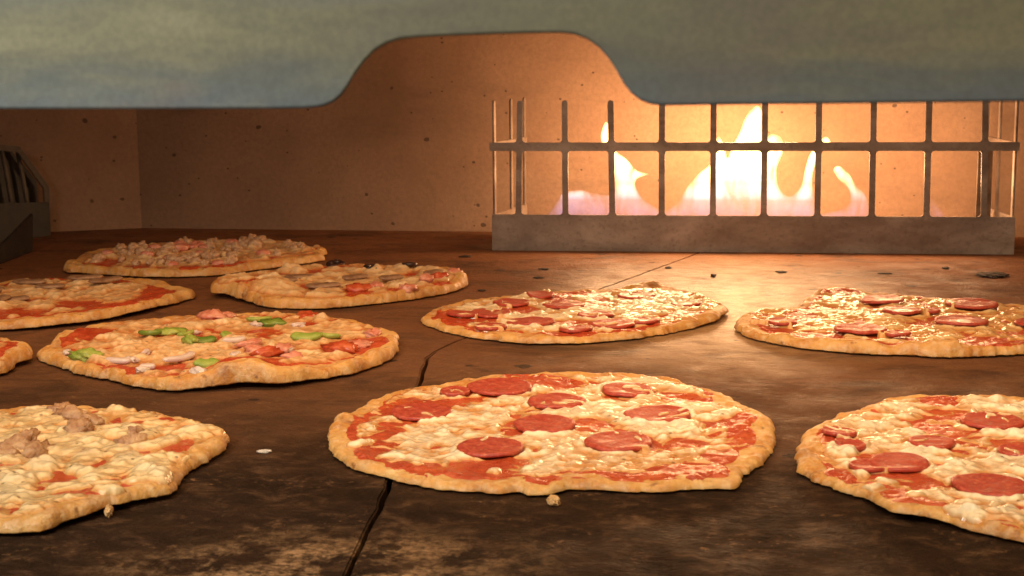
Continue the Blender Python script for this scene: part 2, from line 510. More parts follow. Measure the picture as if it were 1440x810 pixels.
class Pizza:
    def __init__(self, label, top, bot, seed, T=0.0085, ztop=0.011, res=0.001, lifts=(), nth=420, bumps=(), group='pizzas baking on the oven floor'):
        P = [on_z(x, y, ztop) for x, y in top] + [on_z(x, y, 0.0012) for x, y in bot]
        P = np.array(P)[:, :2]
        nxt = np.roll(P, -1, 0)
        cr = P[:, 0] * nxt[:, 1] - nxt[:, 0] * P[:, 1]
        A = cr.sum() / 2
        c = ((P + nxt) * cr[:, None]).sum(0) / (6 * A)
        self.c = c; self.seed = seed; self.T = T; self.res = res; self.ztop = ztop
        q = P - c
        th = np.arctan2(q[:, 1], q[:, 0]); r = np.hypot(q[:, 0], q[:, 1])
        o = np.argsort(th); th = th[o]; r = r[o]
        th3 = np.concatenate([th - 2 * math.pi, th, th + 2 * math.pi]); r3 = np.tile(r, 3)
        g = np.linspace(-math.pi, math.pi, 1441)
        R = np.interp(g, th3, r3)
        k = np.hanning(29); k /= k.sum()
        Rs = np.convolve(np.concatenate([R[-41:-1], R, R[1:41]]), k, 'same')[40:-40]
        rm = Rs.mean()
        e = (fbm(np.cos(g) * rm, np.sin(g) * rm, 40, 2, seed) - 0.5) * 0.006 + (fbm(np.cos(g) * rm, np.sin(g) * rm, 190, 3, seed + 5) - 0.5) * 0.0046
        self.g = g; self.R = Rs + e
        self.rm = rm
        self.lifts = [(on_z(x, y, 0.004)[:2] - c, s, a) for x, y, s, a in lifts]
        self.bumps = [(on_z(x, y, ztop)[:2] - c, s, a) for x, y, s, a in bumps]
        self.root = empty('pizza', (c[0], c[1], 0), label, 'pizza', group)
        self.nth = nth
        self.peps = []
        self.patches = []
        self.clumps = []

    def px(self, x, y, z=None):
        return on_z(x, y, self.ztop if z is None else z)[:2] - self.c

    def polar(self, x, y):
        r = np.hypot(x, y)
        R = np.interp(np.arctan2(y, x), self.g, self.R)
        return r / R, R

    def lift(self, x, y):
        s = 0.0011 * fbm(x, y, 14, 2, self.seed + 9) * sstep(0.5, 1.0, self.polar(x, y)[0])
        for p, sg, a in self.lifts:
            s = s + a * np.exp(-((x - p[0]) ** 2 + (y - p[1]) ** 2) / (2 * sg * sg))
        return s

    def base(self, x, y):
        rho, R = self.polar(x, y)
        d = np.clip((1 - rho) * R, 0, None)
        w = 0.0065
        e = np.clip(d / w, 0, 1)
        prof = np.sqrt(np.clip(1 - (1 - e) ** 2, 0, 1))
        Tt = self.T * (0.82 + 0.36 * fbm(x, y, 20, 2, self.seed + 2))
        bl = fbm(x, y, 75, 3, self.seed + 4)
        z = Tt * (0.12 + 0.88 * prof) - 0.0016 * sstep(0.008, 0.026, d)
        z = z + prof * ((bl - 0.5) * 0.0042 * (1 - 0.55 * sstep(0.01, 0.03, d)) + (fbm(x, y, 230, 3, self.seed + 6) - 0.5) * 0.0014 * (1 - 0.5 * sstep(0.012, 0.03, d)))
        for p, sg, a in self.bumps:
            q = np.hypot(x - p[0], y - p[1]) / sg + (bl - 0.5) * 0.8
            z = z + prof * a * sstep(1.25, 0.25, q)
        return np.maximum(z, 0.0008) + self.lift(x, y), d, rho

    def build_crust(self):
        nt, nr = self.nth, 84
        th = np.linspace(-math.pi, math.pi, nt, endpoint=False)
        s = np.linspace(0.012, 1, nr)
        rho = 1 - (1 - s) ** 1.9
        rho[-1] = 1.0
        R = np.interp(th, self.g, self.R)
        X = rho[:, None] * R[None] * np.cos(th)[None]; Y = rho[:, None] * R[None] * np.sin(th)[None]
        Z = self.base(X, Y)[0]
        V = [np.stack([X, Y, Z], -1).reshape(-1, 3)]
        rb = [0.992, 0.97, 0.93, 0.85, 0.7, 0.45, 0.1]
        for k, q in enumerate(rb):
            x = q * R * np.cos(th); y = q * R * np.sin(th)
            zb = self.lift(x, y) + 0.0003 + (0.0012 if k == 0 else (0.0004 if k == 1 else 0.0))
            V.append(np.stack([x, y, zb], -1))
        V = np.concatenate(V)
        tot = nr + len(rb)
        i, j = np.meshgrid(np.arange(tot - 1), np.arange(nt), indexing='ij')
        a = i * nt + j; b = i * nt + (j + 1) % nt
        Fq = np.stack([a, a + nt, b + nt, b], -1).reshape(-1, 4)
        c0 = len(V)
        V = np.concatenate([V, [[0, 0, V[:nt, 2].mean()], [0, 0, V[-nt:, 2].mean()]]])
        jj = np.arange(nt)
        T1 = np.stack([np.full(nt, c0), jj, (jj + 1) % nt], -1)
        bb = (tot - 1) * nt
        T2 = np.stack([np.full(nt, c0 + 1), bb + (jj + 1) % nt, bb + jj], -1)
        link('crust', mesh_np('crust', V, [Fq, T1, T2]), MAT['crust'], self.root)

    def grid(self):
        ext = self.R.max() + 0.004
        n = int(2 * ext / self.res) + 1
        ax = np.linspace(-ext, ext, n)
        self.ax = ax
        return np.meshgrid(ax, ax, indexing='ij')

    def layer(self, name, Z, t, mat, cut, attr=None):
        n = Z.shape[0]
        keep = t > cut
        f = keep[:-1, :-1] | keep[1:, :-1] | keep[:-1, 1:] | keep[1:, 1:]
        i, j = np.nonzero(f)
        q = np.stack([i * n + j, (i + 1) * n + j, (i + 1) * n + j + 1, i * n + j + 1], -1)
        used, inv = np.unique(q, return_inverse=True)
        V = np.stack([self.X.ravel()[used], self.Y.ravel()[used], Z.ravel()[used]], -1)
        me = mesh_np(name, V, inv.reshape(-1, 4))
        if attr is not None:
            at = me.attributes.new('thick', 'FLOAT', 'POINT')
            at.data.foreach_set('value', attr.ravel()[used].astype(np.float32))
        return link(name, me, mat, self.root)

    def top(self, x, y):
        n = len(self.ax); s = self.ax[1] - self.ax[0]
        i = np.clip((np.asarray(x) - self.ax[0]) / s, 0, n - 1.001); j = np.clip((np.asarray(y) - self.ax[0]) / s, 0, n - 1.001)
        a = i.astype(int); b = j.astype(int); fi = i - a; fj = j - b
        Z = self.ztopg
        return (Z[a, b] * (1 - fi) + Z[a + 1, b] * fi) * (1 - fj) + (Z[a, b + 1] * (1 - fi) + Z[a + 1, b + 1] * fi) * fj

    def add_pep(self, x, y, hw, cover=0.25, raise_=0.0):
        p = self.px(x, y); q = self.px(x + hw, y)
        self.peps.append((p, float(np.linalg.norm(q - p)), cover, raise_))

    def add_patch(self, x, y, hx, hy, rot=0.0):
        p = self.px(x, y)
        a = np.linalg.norm(self.px(x + hx, y) - p); b = np.linalg.norm(self.px(x, y + hy) - self.px(x, y - hy)) / 2
        self.patches.append((p, a, b, rot))

    def shreds(self, n, prob, rng, rmin, rmax, lmin, lmax):
        S = np.zeros_like(self.X); s = self.ax[1] - self.ax[0]; N = len(self.ax)
        k = 0; tries = 0
        while k < n and tries < n * 30:
            tries += 1
            x, y = rng.uniform(self.ax[0], self.ax[-1], 2)
            i = int((x - self.ax[0]) / s); j = int((y - self.ax[0]) / s)
            if rng.rand() > prob[i, j]:
                continue
            k += 1
            L = rng.uniform(lmin, lmax); r = rng.uniform(rmin, rmax); a = rng.uniform(0, math.pi); b = rng.uniform(-0.9, 0.9)
            p0 = np.array([x, y]); p1 = p0 + L / 2 * np.array([math.cos(a), math.sin(a)]); p2 = p1 + L / 2 * np.array([math.cos(a + b), math.sin(a + b)])
            lo = np.minimum(np.minimum(p0, p1), p2) - r; hi = np.maximum(np.maximum(p0, p1), p2) + r
            i0, j0 = np.clip(((lo - self.ax[0]) / s).astype(int), 0, N - 1); i1, j1 = np.clip(((hi - self.ax[0]) / s).astype(int) + 2, 0, N)
            if i1 <= i0 or j1 <= j0:
                continue
            gx = self.X[i0:i1, j0:j1]; gy = self.Y[i0:i1, j0:j1]
            dm = None
            for u, v in ((p0, p1), (p1, p2)):
                w = v - u
                t = np.clip(((gx - u[0]) * w[0] + (gy - u[1]) * w[1]) / max(1e-9, w @ w), 0, 1)
                d2 = (gx - u[0] - t * w[0]) ** 2 + (gy - u[1] - t * w[1]) ** 2
                dm = d2 if dm is None else np.minimum(dm, d2)
            h = np.sqrt(np.clip(r * r - dm, 0, None)) * rng.uniform(0.7, 1.15)
            S[i0:i1, j0:j1] = np.maximum(S[i0:i1, j0:j1], h)
        return S

    def scatter_clumps(self, n, seed, smin, smax):
        rng = np.random.RandomState(seed)
        for k in range(n):
            a = rng.uniform(-math.pi, math.pi); q = math.sqrt(rng.rand()) * 0.85
            R = np.interp(a, self.g, self.R)
            self.clumps.append((q * R * math.cos(a), q * R * math.sin(a), rng.uniform(smin, smax), True))

    def build(self, cheese='pale', lim=0.86, th=0.40, nshred=600, raw=0.7, melt=1.6, body=0.0016, lumpy=0.0, sauce_lim=0.9):
        rng = np.random.RandomState(self.seed + 100)
        self.build_crust()
        X, Y = self.grid(); self.X, self.Y = X, Y
        s = self.ax[1] - self.ax[0]
        B, d, rho = self.base(X, Y)
        wob = (fbm(X, Y, 22, 3, self.seed + 20) - 0.5)
        # sauce
        pm = np.zeros_like(X)
        for p, a, b, rot in self.patches:
            dx = X - p[0]; dy = Y - p[1]
            u = (dx * math.cos(rot) + dy * math.sin(rot)) / a; v = (-dx * math.sin(rot) + dy * math.cos(rot)) / b
            q = np.sqrt(u * u + v * v) + (fbm(X, Y, 60, 3, self.seed + 31) - 0.5) * 0.9
            pm = np.maximum(pm, sstep(1.15, 0.75, q))
        tS = 0.0022 * sstep(sauce_lim + 0.05, sauce_lim - 0.05, rho + wob * 0.16) - 0.0011 + pm * 0.0012
        tS = np.minimum(tS, 0.0013) + np.where(tS > 0, (fbm(X, Y, 160, 2, self.seed + 8) - 0.5) * 0.0010, 0)
        tS = np.where(d < 0.004, -0.0012, tS)
        self.layer('sauce', B + tS, tS, MAT['sauce'], -0.0005)
        base = B + np.maximum(tS, 0)
        # cheese
        n1 = fbm(X, Y, 24, 4, self.seed + 40)
        m = sstep(th - 0.07, th + 0.07, n1) * sstep(lim + 0.04, lim - 0.05, rho + wob * 0.2)
        m = m * (1 - 0.97 * pm)
        hole = sstep(0.60, 0.70, fbm(X, Y, 85, 2, self.seed + 44))
        m = m * (1 - 0.75 * hole)
        pd = np.full_like(X, 9.0)
        pcov = np.zeros_like(X); praise = np.zeros_like(X)
        for p, r, cov, ra in self.peps:
            q = np.hypot(X - p[0], Y - p[1]) / r
            pcov = np.where(q < 1.05, cov, pcov); praise = np.where(q < 1.05, ra, praise)
            pd = np.minimum(pd, q)
        inp = sstep(1.04, 0.92, pd)
        m0 = m * (1 - inp)
        prob = np.clip(m0 * 1.1 + 0.03 * (rho < lim) * (1 - pm), 0, 1)
        S = self.shreds(nshred, prob, rng, 0.0009, 0.0016, 0.006, 0.019)
        G = gauss(S, melt * 0.001 / s)
        strand = sstep(0.40, 0.60, fbm(X, Y, 17, 3, self.seed + 47)) * 0.8 + 0.2
        edge = 1 - sstep(0.75, 1.0, gauss(m0, 0.004 / s))
        strand = np.clip(strand + 0.5 * edge, 0, 1)
        pool = gauss(fbm(X, Y, 55, 2, self.seed + 50) - 0.45, 0.002 / s)
        t = -0.0010 + m0 * body + raw * S * strand + 1.0 * G
        t = t + m0 * pool * 0.0026
        dim = sstep(0.58, 0.68, fbm(X, Y, 150, 2, self.seed + 52))
        t = t - m0 * dim * 0.0007
        if lumpy:
            L = sstep(0.50, 0.72, fbm(X, Y, 70, 2, self.seed + 60))
            t = t + lumpy * L * m0
        for c in self.clumps:
            p = np.array(c[:2]) if len(c) > 3 else self.px(c[0], c[1])
            a = rng.uniform(0, 3.14); dx = X - p[0]; dy = Y - p[1]
            u = (dx * math.cos(a) + dy * math.sin(a)) / c[2]; v = (-dx * math.sin(a) + dy * math.cos(a)) / (c[2] * 0.72)
            q = np.sqrt(u * u + v * v) + (fbm(X, Y, 130, 2, self.seed + 77) - 0.5) * 1.1
            bmp = np.sqrt(np.clip(1 - q * q, 0, None)) * c[2] * 0.28
            t = np.where(bmp > 0, np.maximum(t, 0.0004) + bmp, t)
        ringm = np.exp(-((pd - 1.1) / 0.09) ** 2) * (m > 0.3)
        t = t + ringm * 0.0012
        t = gauss(t, 0.0008 / s)
        ptop = 0.0031
        Zc = base + t
        # pepperoni lie on the sauce, cheese has melted round and in places over them
        if self.peps:
            prob2 = np.clip(pcov * inp + 0.25 * pcov * (pd < 1.15), 0, 1)
            S2 = self.shreds(int(5 * len(self.peps)), prob2, rng, 0.0010, 0.0016, 0.006, 0.015)
            G2 = S2 * 0.3 + gauss(S2, 0.0013 / s) * 1.2
            over = G2 > 0.0004
            Zc = np.where(over, np.maximum(Zc, base + ptop + praise + G2 * 0.9 - 0.0004), Zc)
            t = np.where(over, np.maximum(t, G2 * 1.2), t)
        Zc = np.where(d < 0.0025, np.minimum(Zc, B - 0.001), Zc); t = np.where(d < 0.0025, -0.001, t)
        self.cheese = self.layer('cheese', Zc, t, MAT[cheese], -0.0004, np.clip(t / 0.0052, 0, 1))
        self.ztopg = np.maximum(Zc, base)
        bs = gauss(base, 0.004 / s)
        keep = self.ztopg
        for p, r, cov, ra in self.peps:
            nt, nr = 56, 12
            a = np.linspace(0, 2 * math.pi, nt, endpoint=False)
            rr = r * (1 + 0.035 * np.sin(2 * a + rng.uniform(0, 6)) + 0.02 * np.sin(5 * a + rng.uniform(0, 6)))
            q = np.array([0.06, 0.2, 0.38, 0.56, 0.72, 0.84, 0.92, 0.97, 1.0, 1.0, 0.9])
            zz = np.array([0, 0, 0, 0, 0.0001, 0.0003, 0.0004, 0.00015, -0.0004, -0.0019, -0.0024])
            x = p[0] + q[:, None] * rr[None] * np.cos(a)[None]; y = p[1] + q[:, None] * rr[None] * np.sin(a)[None]
            self.ztopg = bs
            z = self.top(x, y) + ptop + ra + zz[:, None] + (fbm(x, y, 90, 2, self.seed + 70) - 0.5) * 0.0012
            tl = rng.uniform(-0.02, 0.02, 2)
            z = z + (x - p[0]) * tl[0] + (y - p[1]) * tl[1]
            V = np.stack([x - p[0], y - p[1], z], -1).reshape(-1, 3)
            nr = len(q)
            i, j = np.meshgrid(np.arange(nr - 1), np.arange(nt), indexing='ij')
            A = i * nt + j; Bq = i * nt + (j + 1) % nt
            Fq = np.stack([A, A + nt, Bq + nt, Bq], -1).reshape(-1, 4)
            z0 = V[:nt, 2].mean()
            V = np.concatenate([V, [[0, 0, z0]]])
            jj = np.arange(nt)
            Tt = np.stack([np.full(nt, len(V) - 1), jj, (jj + 1) % nt], -1)
            V[:, 2] -= z0
            o = link('pepperoni_slice', mesh_np('pepperoni_slice', V, [Fq, Tt]), MAT['pepperoni'], self.root)
            o.location = (p[0], p[1], z0)
        self.ztopg = keep

    def lump(self, name, mat, x, y, sx, sy, sz, seed, sink=0.35, rough=0.35, rot=0.0, local=False, freq=2.2):
        p = np.array([x, y]) if local else self.px(x, y)
        q = float(self.polar(p[0], p[1])[0])
        if q > 0.9:
            p = p * 0.9 / q
        o = link(name, lump_mesh(name, sx, sy, sz, seed, 3, rough, freq), MAT[mat], self.cheese if name == 'cheese_curd' else self.root)
        o.location = (p[0], p[1], float(self.top(p[0], p[1])) + sz * (1 - 2 * sink))
        o.rotation_euler = (0, 0, rot)
        return o

    def strip(self, name, mat, x, y, L, W, Th, bend, seed, rot=0.0, tilt=0.0, up=0.0, curl=0.0):
        p = self.px(x, y)
        q = float(self.polar(p[0], p[1])[0])
        if q > 0.82:
            p = p * 0.82 / q
        o = link(name, strip_mesh(name, L, W, Th, bend, seed, curl), MAT[mat], self.root)
        o.location = (p[0], p[1], float(self.top(p[0], p[1])) + Th * 0.25 + up)
        o.rotation_euler = (tilt, 0, rot)
        return o

    def ring(self, name, mat, x, y, R, r, seed, tilt=0.2):
        p = self.px(x, y)
        o = link(name, ring_mesh(name, R, r, seed), MAT[mat], self.root)
        o.location = (p[0], p[1], float(self.top(p[0], p[1])) + r * 0.4)
        o.rotation_euler = (tilt, tilt * 0.5, seed)
        return o

    def scatter(self, name, mat, n, seed, rmin, rmax, lim=0.8, rough=0.4, flat=0.7, sink=0.3):
        rng = np.random.RandomState(seed)
        for k in range(n):
            a = rng.uniform(-math.pi, math.pi); q = math.sqrt(rng.rand()) * lim
            R = np.interp(a, self.g, self.R)
            s = rng.uniform(rmin, rmax)
            self.lump(name, mat, q * R * math.cos(a), q * R * math.sin(a), s, s * rng.uniform(0.6, 1.0), s * flat, seed + k, sink, rough, rng.uniform(0, 6), True)


# --- centre front, pepperoni
p9 = Pizza('large pepperoni pizza in the middle of the front row, near edge torn',
           [(466, 587), (500, 566), (545, 547), (600, 536), (680, 524), (760, 518), (840, 517), (920, 520), (965, 528), (1010, 545), (1050, 563), (1075, 575), (1091, 594)],
           [(1088, 615), (1083, 640), (1078, 652), (1058, 660), (1040, 672), (1034, 690), (1010, 687), (950, 691), (880, 692), (830, 690), (800, 690), (770, 697), (738, 698), (728, 688), (715, 696), (650, 693), (600, 686), (540, 672), (490, 655), (463, 640), (459, 622)],
           3, 0.0056, 0.0085, 0.00075, [(470, 600, 0.02, 0.003), (1060, 600, 0.03, 0.002)], 640)
for a in ((592, 576, 42, .15), (703, 542, 45, .15), (783, 562, 40, .15), (766, 594, 45, .03), (690, 627, 48, .05), (870, 617, 49, .2), (925, 581, 46, .12), (882, 546, 37, .5), (640, 548, 22, .4)):
    p9.add_pep(*a)
for a in ((585, 655, 48, 13), (660, 655, 45, 14), (528, 628, 22, 16), (960, 655, 60, 14), (1040, 610, 26, 12), (785, 671, 60, 5), (545, 600, 26, 14), (880, 664, 40, 6), (700, 652, 30, 14), (985, 560, 18, 6), (1010, 632, 28, 10), (1045, 588, 20, 7), (740, 524, 40, 4)):
    p9.add_patch(*a)
for k, (x, y, s) in enumerate(((622, 603, .005), (588, 648, .004), (695, 657, .0045), (668, 538, .004), (500, 622, .0055), (620, 598, .004), (650, 585, .004))):
    p9.clumps.append((x, y, s * 1.2))
p9.build('pale', 0.87, 0.41, 1250, 0.8, 2.2, 0.0014)

# --- middle, pepperoni
p6 = Pizza('pepperoni pizza in the second row, directly behind the middle pizza of the front row',
           [(592, 443), (605, 432), (640, 420), (700, 412), (770, 405), (830, 402), (870, 401), (900, 396), (920, 395), (950, 400), (1000, 415), (1019, 432)],
           [(1022, 441), (1005, 455), (960, 464), (920, 472), (860, 480), (800, 484), (740, 484), (680, 478), (640, 470), (605, 460), (591, 453)],
           14, 0.0060, 0.0092, 0.00095, [(915, 400, 0.02, 0.004), (1010, 445, 0.025, 0.003)])
for a in ((690, 437, 30, .2), (745, 450, 33, .1), (793, 426, 29, .15), (838, 440, 26, .4), (862, 453, 30, .2), (905, 449, 22, .4), (895, 413, 26, .5), (650, 440, 22, .3), (720, 423, 26, .3), (760, 412, 20, .5), (690, 458, 22, .4), (810, 461, 24, .3), (965, 425, 22, .7)):
    p6.add_pep(*a)
for a in ((680, 458, 30, 5), (800, 464, 40, 5), (880, 458, 30, 5), (640, 446, 24, 6), (730, 430, 30, 5), (620, 440, 14, 6)):
    p6.add_patch(*a)
p6.build('pale', 0.89, 0.37, 1000, 0.8, 2.2, 0.0014)

# --- right, second row, pepperoni on golden cheese
p7 = Pizza('golden cheese pepperoni pizza in the second row beside the pale floury floor patch',
           [(1031, 449), (1042, 440), (1065, 433), (1100, 432), (1122, 424), (1140, 412), (1172, 403), (1230, 408), (1300, 412), (1350, 417), (1440, 424), (1500, 432), (1545, 448)],
           [(1550, 462), (1520, 483), (1440, 498), (1380, 502), (1340, 503), (1280, 500), (1200, 497), (1120, 490), (1060, 478), (1033, 463)],
           25, 0.0066, 0.0095, 0.00095, [(1165, 410, 0.025, 0.005), (1050, 445, 0.025, 0.003)], bumps=[(1290, 484, .016, .004), (1328, 486, .012, .006), (1360, 488, .012, .004), (1215, 482, .016, .004), (1180, 478, .012, .003), (1395, 488, .012, .004), (1150, 474, .012, .003), (1100, 468, .014, .003)])
for a in ((1240, 422, 31, .0), (1268, 438, 28, .1), (1210, 462, 38, .03), (1352, 452, 36, .0), (1366, 428, 36, .08), (1262, 470, 18, .6), (1460, 455, 32, .2), (1100, 452, 22, .8), (1310, 438, 12, .5)):
    p7.add_pep(*a, 0.0016)
for a in ((1110, 446, 30, 5), (1095, 456, 30, 6), (1155, 467, 40, 5), (1400, 478, 50, 8), (1270, 472, 22, 4), (1145, 432, 26, 4), (1130, 440, 30, 4)):
    p7.add_patch(*a)
p7.build('golden', 0.88, 0.35, 600, 0.5, 2.2, 0.0014)

# --- right front, pepperoni with lumpy cheese
p10 = Pizza('front row pepperoni pizza with lumpy white cheese curds, cut off by the frame',
            [(1119, 620), (1130, 604), (1160, 582), (1200, 568), (1250, 552), (1340, 550), (1440, 552), (1520, 560), (1600, 582), (1650, 615)],
            [(1675, 660), (1660, 710), (1600, 748), (1500, 768), (1440, 764), (1380, 752), (1320, 736), (1285, 730), (1262, 732), (1240, 722), (1222, 706), (1190, 695), (1150, 680), (1125, 668), (1123, 652), (1118, 640)],
            36, 0.0060, 0.0088, 0.00085, [(1265, 722, 0.02, 0.003), (1130, 640, 0.02, 0.003)], 560)
for a in ((1310, 620, 33, .1), (1265, 648, 42, .05), (1222, 652, 28, .3), (1392, 680, 52, .05), (1395, 590, 45, .35), (1432, 632, 28, .3), (1180, 608, 24, .8), (1500, 640, 45, .2), (1195, 625, 22, .8)):
    p10.add_pep(*a)
for a in ((1225, 690, 60, 9), (1180, 665, 26, 14), (1190, 618, 30, 8), (1290, 704, 46, 6), (1410, 738, 40, 7), (1395, 592, 60, 9), (1250, 665, 40, 8), (1420, 620, 30, 10)):
    p10.add_patch(*a)
for k, (x, y, s) in enumerate(((1398, 604, .0075), (1432, 605, .006), (1405, 640, .006), (1342, 650, .0055), (1330, 655, .004), (1225, 682, .0055), (1245, 672, .0055), (1350, 715, .007), (1370, 722, .007), (1340, 725, .006), (1400, 717, .006), (1385, 635, .0045), (1290, 690, .005), (1418, 712, .006), (1330, 695, .005), (1195, 632, .005), (1208, 645, .004))):
    p10.clumps.append((x, y, s * 1.2))
p10.build('pale', 0.88, 0.42, 900, 0.7, 2.2, 0.0014, 0.0010)

# --- front left
p8 = Pizza('front row cheese pizza with purplish sausage lumps, cut off by the frame',
           [(-240, 622), (-160, 590), (-60, 571), (0, 567), (50, 562), (100, 560), (150, 566), (200, 570), (260, 577), (300, 591), (318, 609)],
           [(322, 624), (312, 640), (290, 652), (270, 664), (258, 676), (255, 690), (240, 700), (200, 709), (150, 722), (110, 735), (80, 741), (70, 749), (0, 753), (-80, 757), (-150, 746), (-240, 712), (-268, 662)],
           47, 0.0075, 0.0110, 0.0009, [(150, 715, 0.03, 0.0025), (300, 620, 0.025, 0.002)], 560)
for a in ((250, 624, 17, 11), (115, 690, 40, 5), (145, 681, 16, 4), (82, 668, 9, 4)):
    p8.add_patch(*a)
for k, (x, y, s) in enumerate(((160, 690, .0085), (60, 650, .009), (45, 662, .008), (75, 640, .008), (160, 572, .006), (185, 566, .007), (218, 588, .006), (270, 602, .007), (95, 600, .007), (130, 612, .006), (70, 625, .007), (265, 640, .005), (30, 715, .006), (20, 668, .009), (110, 655, .008), (200, 660, .009), (230, 665, .008))):
    p8.clumps.append((x, y, s * 1.2))
p8.build('golden', 0.93, 0.27, 520, 0.6, 2.0, 0.0024, 0.0010)
for k, (x, y, s) in enumerate(((100, 580, .010), (85, 572, .008), (112, 600, .011), (128, 590, .008), (20, 622, .011), (50, 628, .011), (5, 632, .009), (182, 620, .009), (190, 606, .007), (-40, 610, .011), (-70, 650, .01), (40, 610, .007))):
    p8.lump('sausage_piece', 'sausage', x, y, s * 1.05, s * .75, s * .55, 500 + k, 0.5, 0.7, k, False, 3.2)

# --- green pepper and onion
p4 = Pizza('pizza topped with green pepper, onion and ham, its near rim puffed up',
           [(55, 490), (70, 478), (88, 464), (130, 450), (200, 443), (280, 437), (340, 434), (420, 435), (480, 441), (530, 455), (557, 470)],
           [(562, 481), (560, 495), (545, 508), (515, 520), (480, 530), (440, 538), (390, 546), (340, 546), (290, 548), (240, 551), (200, 545), (150, 535), (100, 522), (70, 511), (54, 500)],
           58, 0.0078, 0.0110, 0.00095, [(350, 528, 0.03, 0.006), (540, 480, 0.03, 0.003), (80, 480, 0.02, 0.003)], bumps=[(335, 522, .026, .006), (370, 527, .018, .004), (300, 532, .018, .003), (430, 522, .014, .004), (500, 508, .014, .003), (90, 490, .014, .003), (530, 492, .012, .003)])
for a in ((150, 517, 50, 6), (115, 470, 26, 8), (130, 462, 40, 5), (490, 488, 36, 8), (520, 480, 26, 6), (390, 505, 22, 8), (220, 515, 40, 4), (370, 495, 18, 10)):
    p4.add_patch(*a)
p4.build('tan', 0.88, 0.36, 700, 0.8, 1.8, 0.0022, 0.0014)
for k, (x, y, L, rot, m_) in enumerate(((240, 463, .030, .2, 'pepper'), (262, 468, .022, 1.2, 'pepper'), (285, 477, .030, .3, 'pepper_dark'), (268, 482, .012, .8, 'pepper'), (430, 476, .034, .1, 'pepper'), (462, 472, .026, -.3, 'pepper'), (380, 452, .028, 0, 'pepper_dark'), (365, 447, .03, .4, 'pepper'), (290, 521, .024, .5, 'pepper'), (122, 499, .03, .1, 'pepper'), (318, 470, .014, 1.4, 'pepper'), (210, 470, .026, .1, 'pepper_dark'))):
    if k % 3 == 0:
        p4.lump('green_pepper', m_, x, y, L * .42, .0085, .0042, 240 + k, .35, .7, rot, False, 2.8)
        continue
    p4.strip('green_pepper', m_, x, y, L * .78, .0085, .0042, 0.9 + .5 * (k % 3), 40 + k, rot, 0.45 * (-1) ** k, 0.0002, .002 * (k % 2))
for k, (x, y, L, rot, bend) in enumerate(((257, 505, .034, 1.15, 1.3), (148, 510, .022, -.1, .5), (330, 478, .02, .6, 1.0), (180, 525, .012, .2, .4))):
    p4.strip('onion_strip', 'onion', x, y, L, .006, .004, bend, 80 + k, rot, 0.2, 0.0012)
for k, (x, y, s, m_) in enumerate(((300, 442, .011, 'ham'), (318, 440, .007, 'ham'), (440, 439, .012, 'tomato'), (365, 490, .010, 'ham'), (378, 500, .010, 'tomato'), (400, 494, .009, 'ham'), (482, 489, .012, 'tomato'), (505, 484, .010, 'ham'), (525, 470, .009, 'ham'), (412, 500, .008, 'ham'), (352, 482, .008, 'ham'))):
    p4.lump('ham_piece', m_, x, y, s * 1.2, s * .8, s * .45, 620 + k, 0.38, 0.7, k, False, 2.6)
for k, (x, y, s) in enumerate(((183, 505, .006), (195, 522, .006), (483, 489, .005), (497, 486, .0055), (275, 463, .005), (92, 494, .006), (275, 532, .007), (405, 496, .005), (330, 500, .007), (360, 455, .006), (420, 455, .007), (205, 492, .006))):
    p4.lump('onion_piece', 'onion', x, y, s * .95, s * .55, s * .4, 660 + k, 0.28, 0.7, k, False, 3.0)

# --- olives and mushrooms
p3 = Pizza('pizza with black olives and mushrooms, one rim lifted, behind the green pepper pizza',
           [(300, 402), (320, 393), (350, 380), (400, 374), (470, 369), (540, 368), (600, 371), (635, 372), (652, 380), (658, 387)],
           [(659, 394), (645, 408), (600, 418), (550, 426), (500, 431), (460, 434), (420, 435), (380, 433), (350, 426), (320, 419), (301, 411)],
           69, 0.010, 0.013, 0.0011, [(325, 408, 0.03, 0.006), (375, 415, 0.02, 0.003)], 360, [(388, 402, .022, .006), (340, 405, .026, .004), (560, 412, .014, .004), (610, 402, .014, .004), (645, 386, .014, .005)])
for a in ((505, 404, 22, 8), (560, 402, 24, 4), (495, 412, 14, 5), (620, 394, 24, 4)):
    p3.add_patch(*a)
p3.scatter_clumps(26, 731, .006, .012)
p3.build('tan', 0.93, 0.33, 420, 0.5, 2.0, 0.0028, 0.0015)
for k, (x, y) in enumerate(((472, 370), (524, 376), (486, 366), (575, 374), (450, 400))):
    p3.ring('olive_ring', 'olive', x, y, .007, .0033, k)
for k, (x, y, L) in enumerate(((395, 392, .034), (420, 388, .03), (455, 403, .035), (550, 392, .026), (500, 390, .03), (610, 384, .024))):
    p3.strip('mushroom_slice', 'mushroom', x, y, L, .013, .0035, .5, 20 + k, .2 * k, .1, .001)
for k, (x, y, s) in enumerate(((505, 404, .013), (530, 398, .009), (575, 403, .01), (620, 388, .009), (640, 380, .008), (600, 396, .008))):
    p3.lump('ham_piece', 'tomato' if k in (0, 3) else 'ham', x, y, s, s * .8, s * .5, 720 + k, .4, .65, k, False, 2.6)

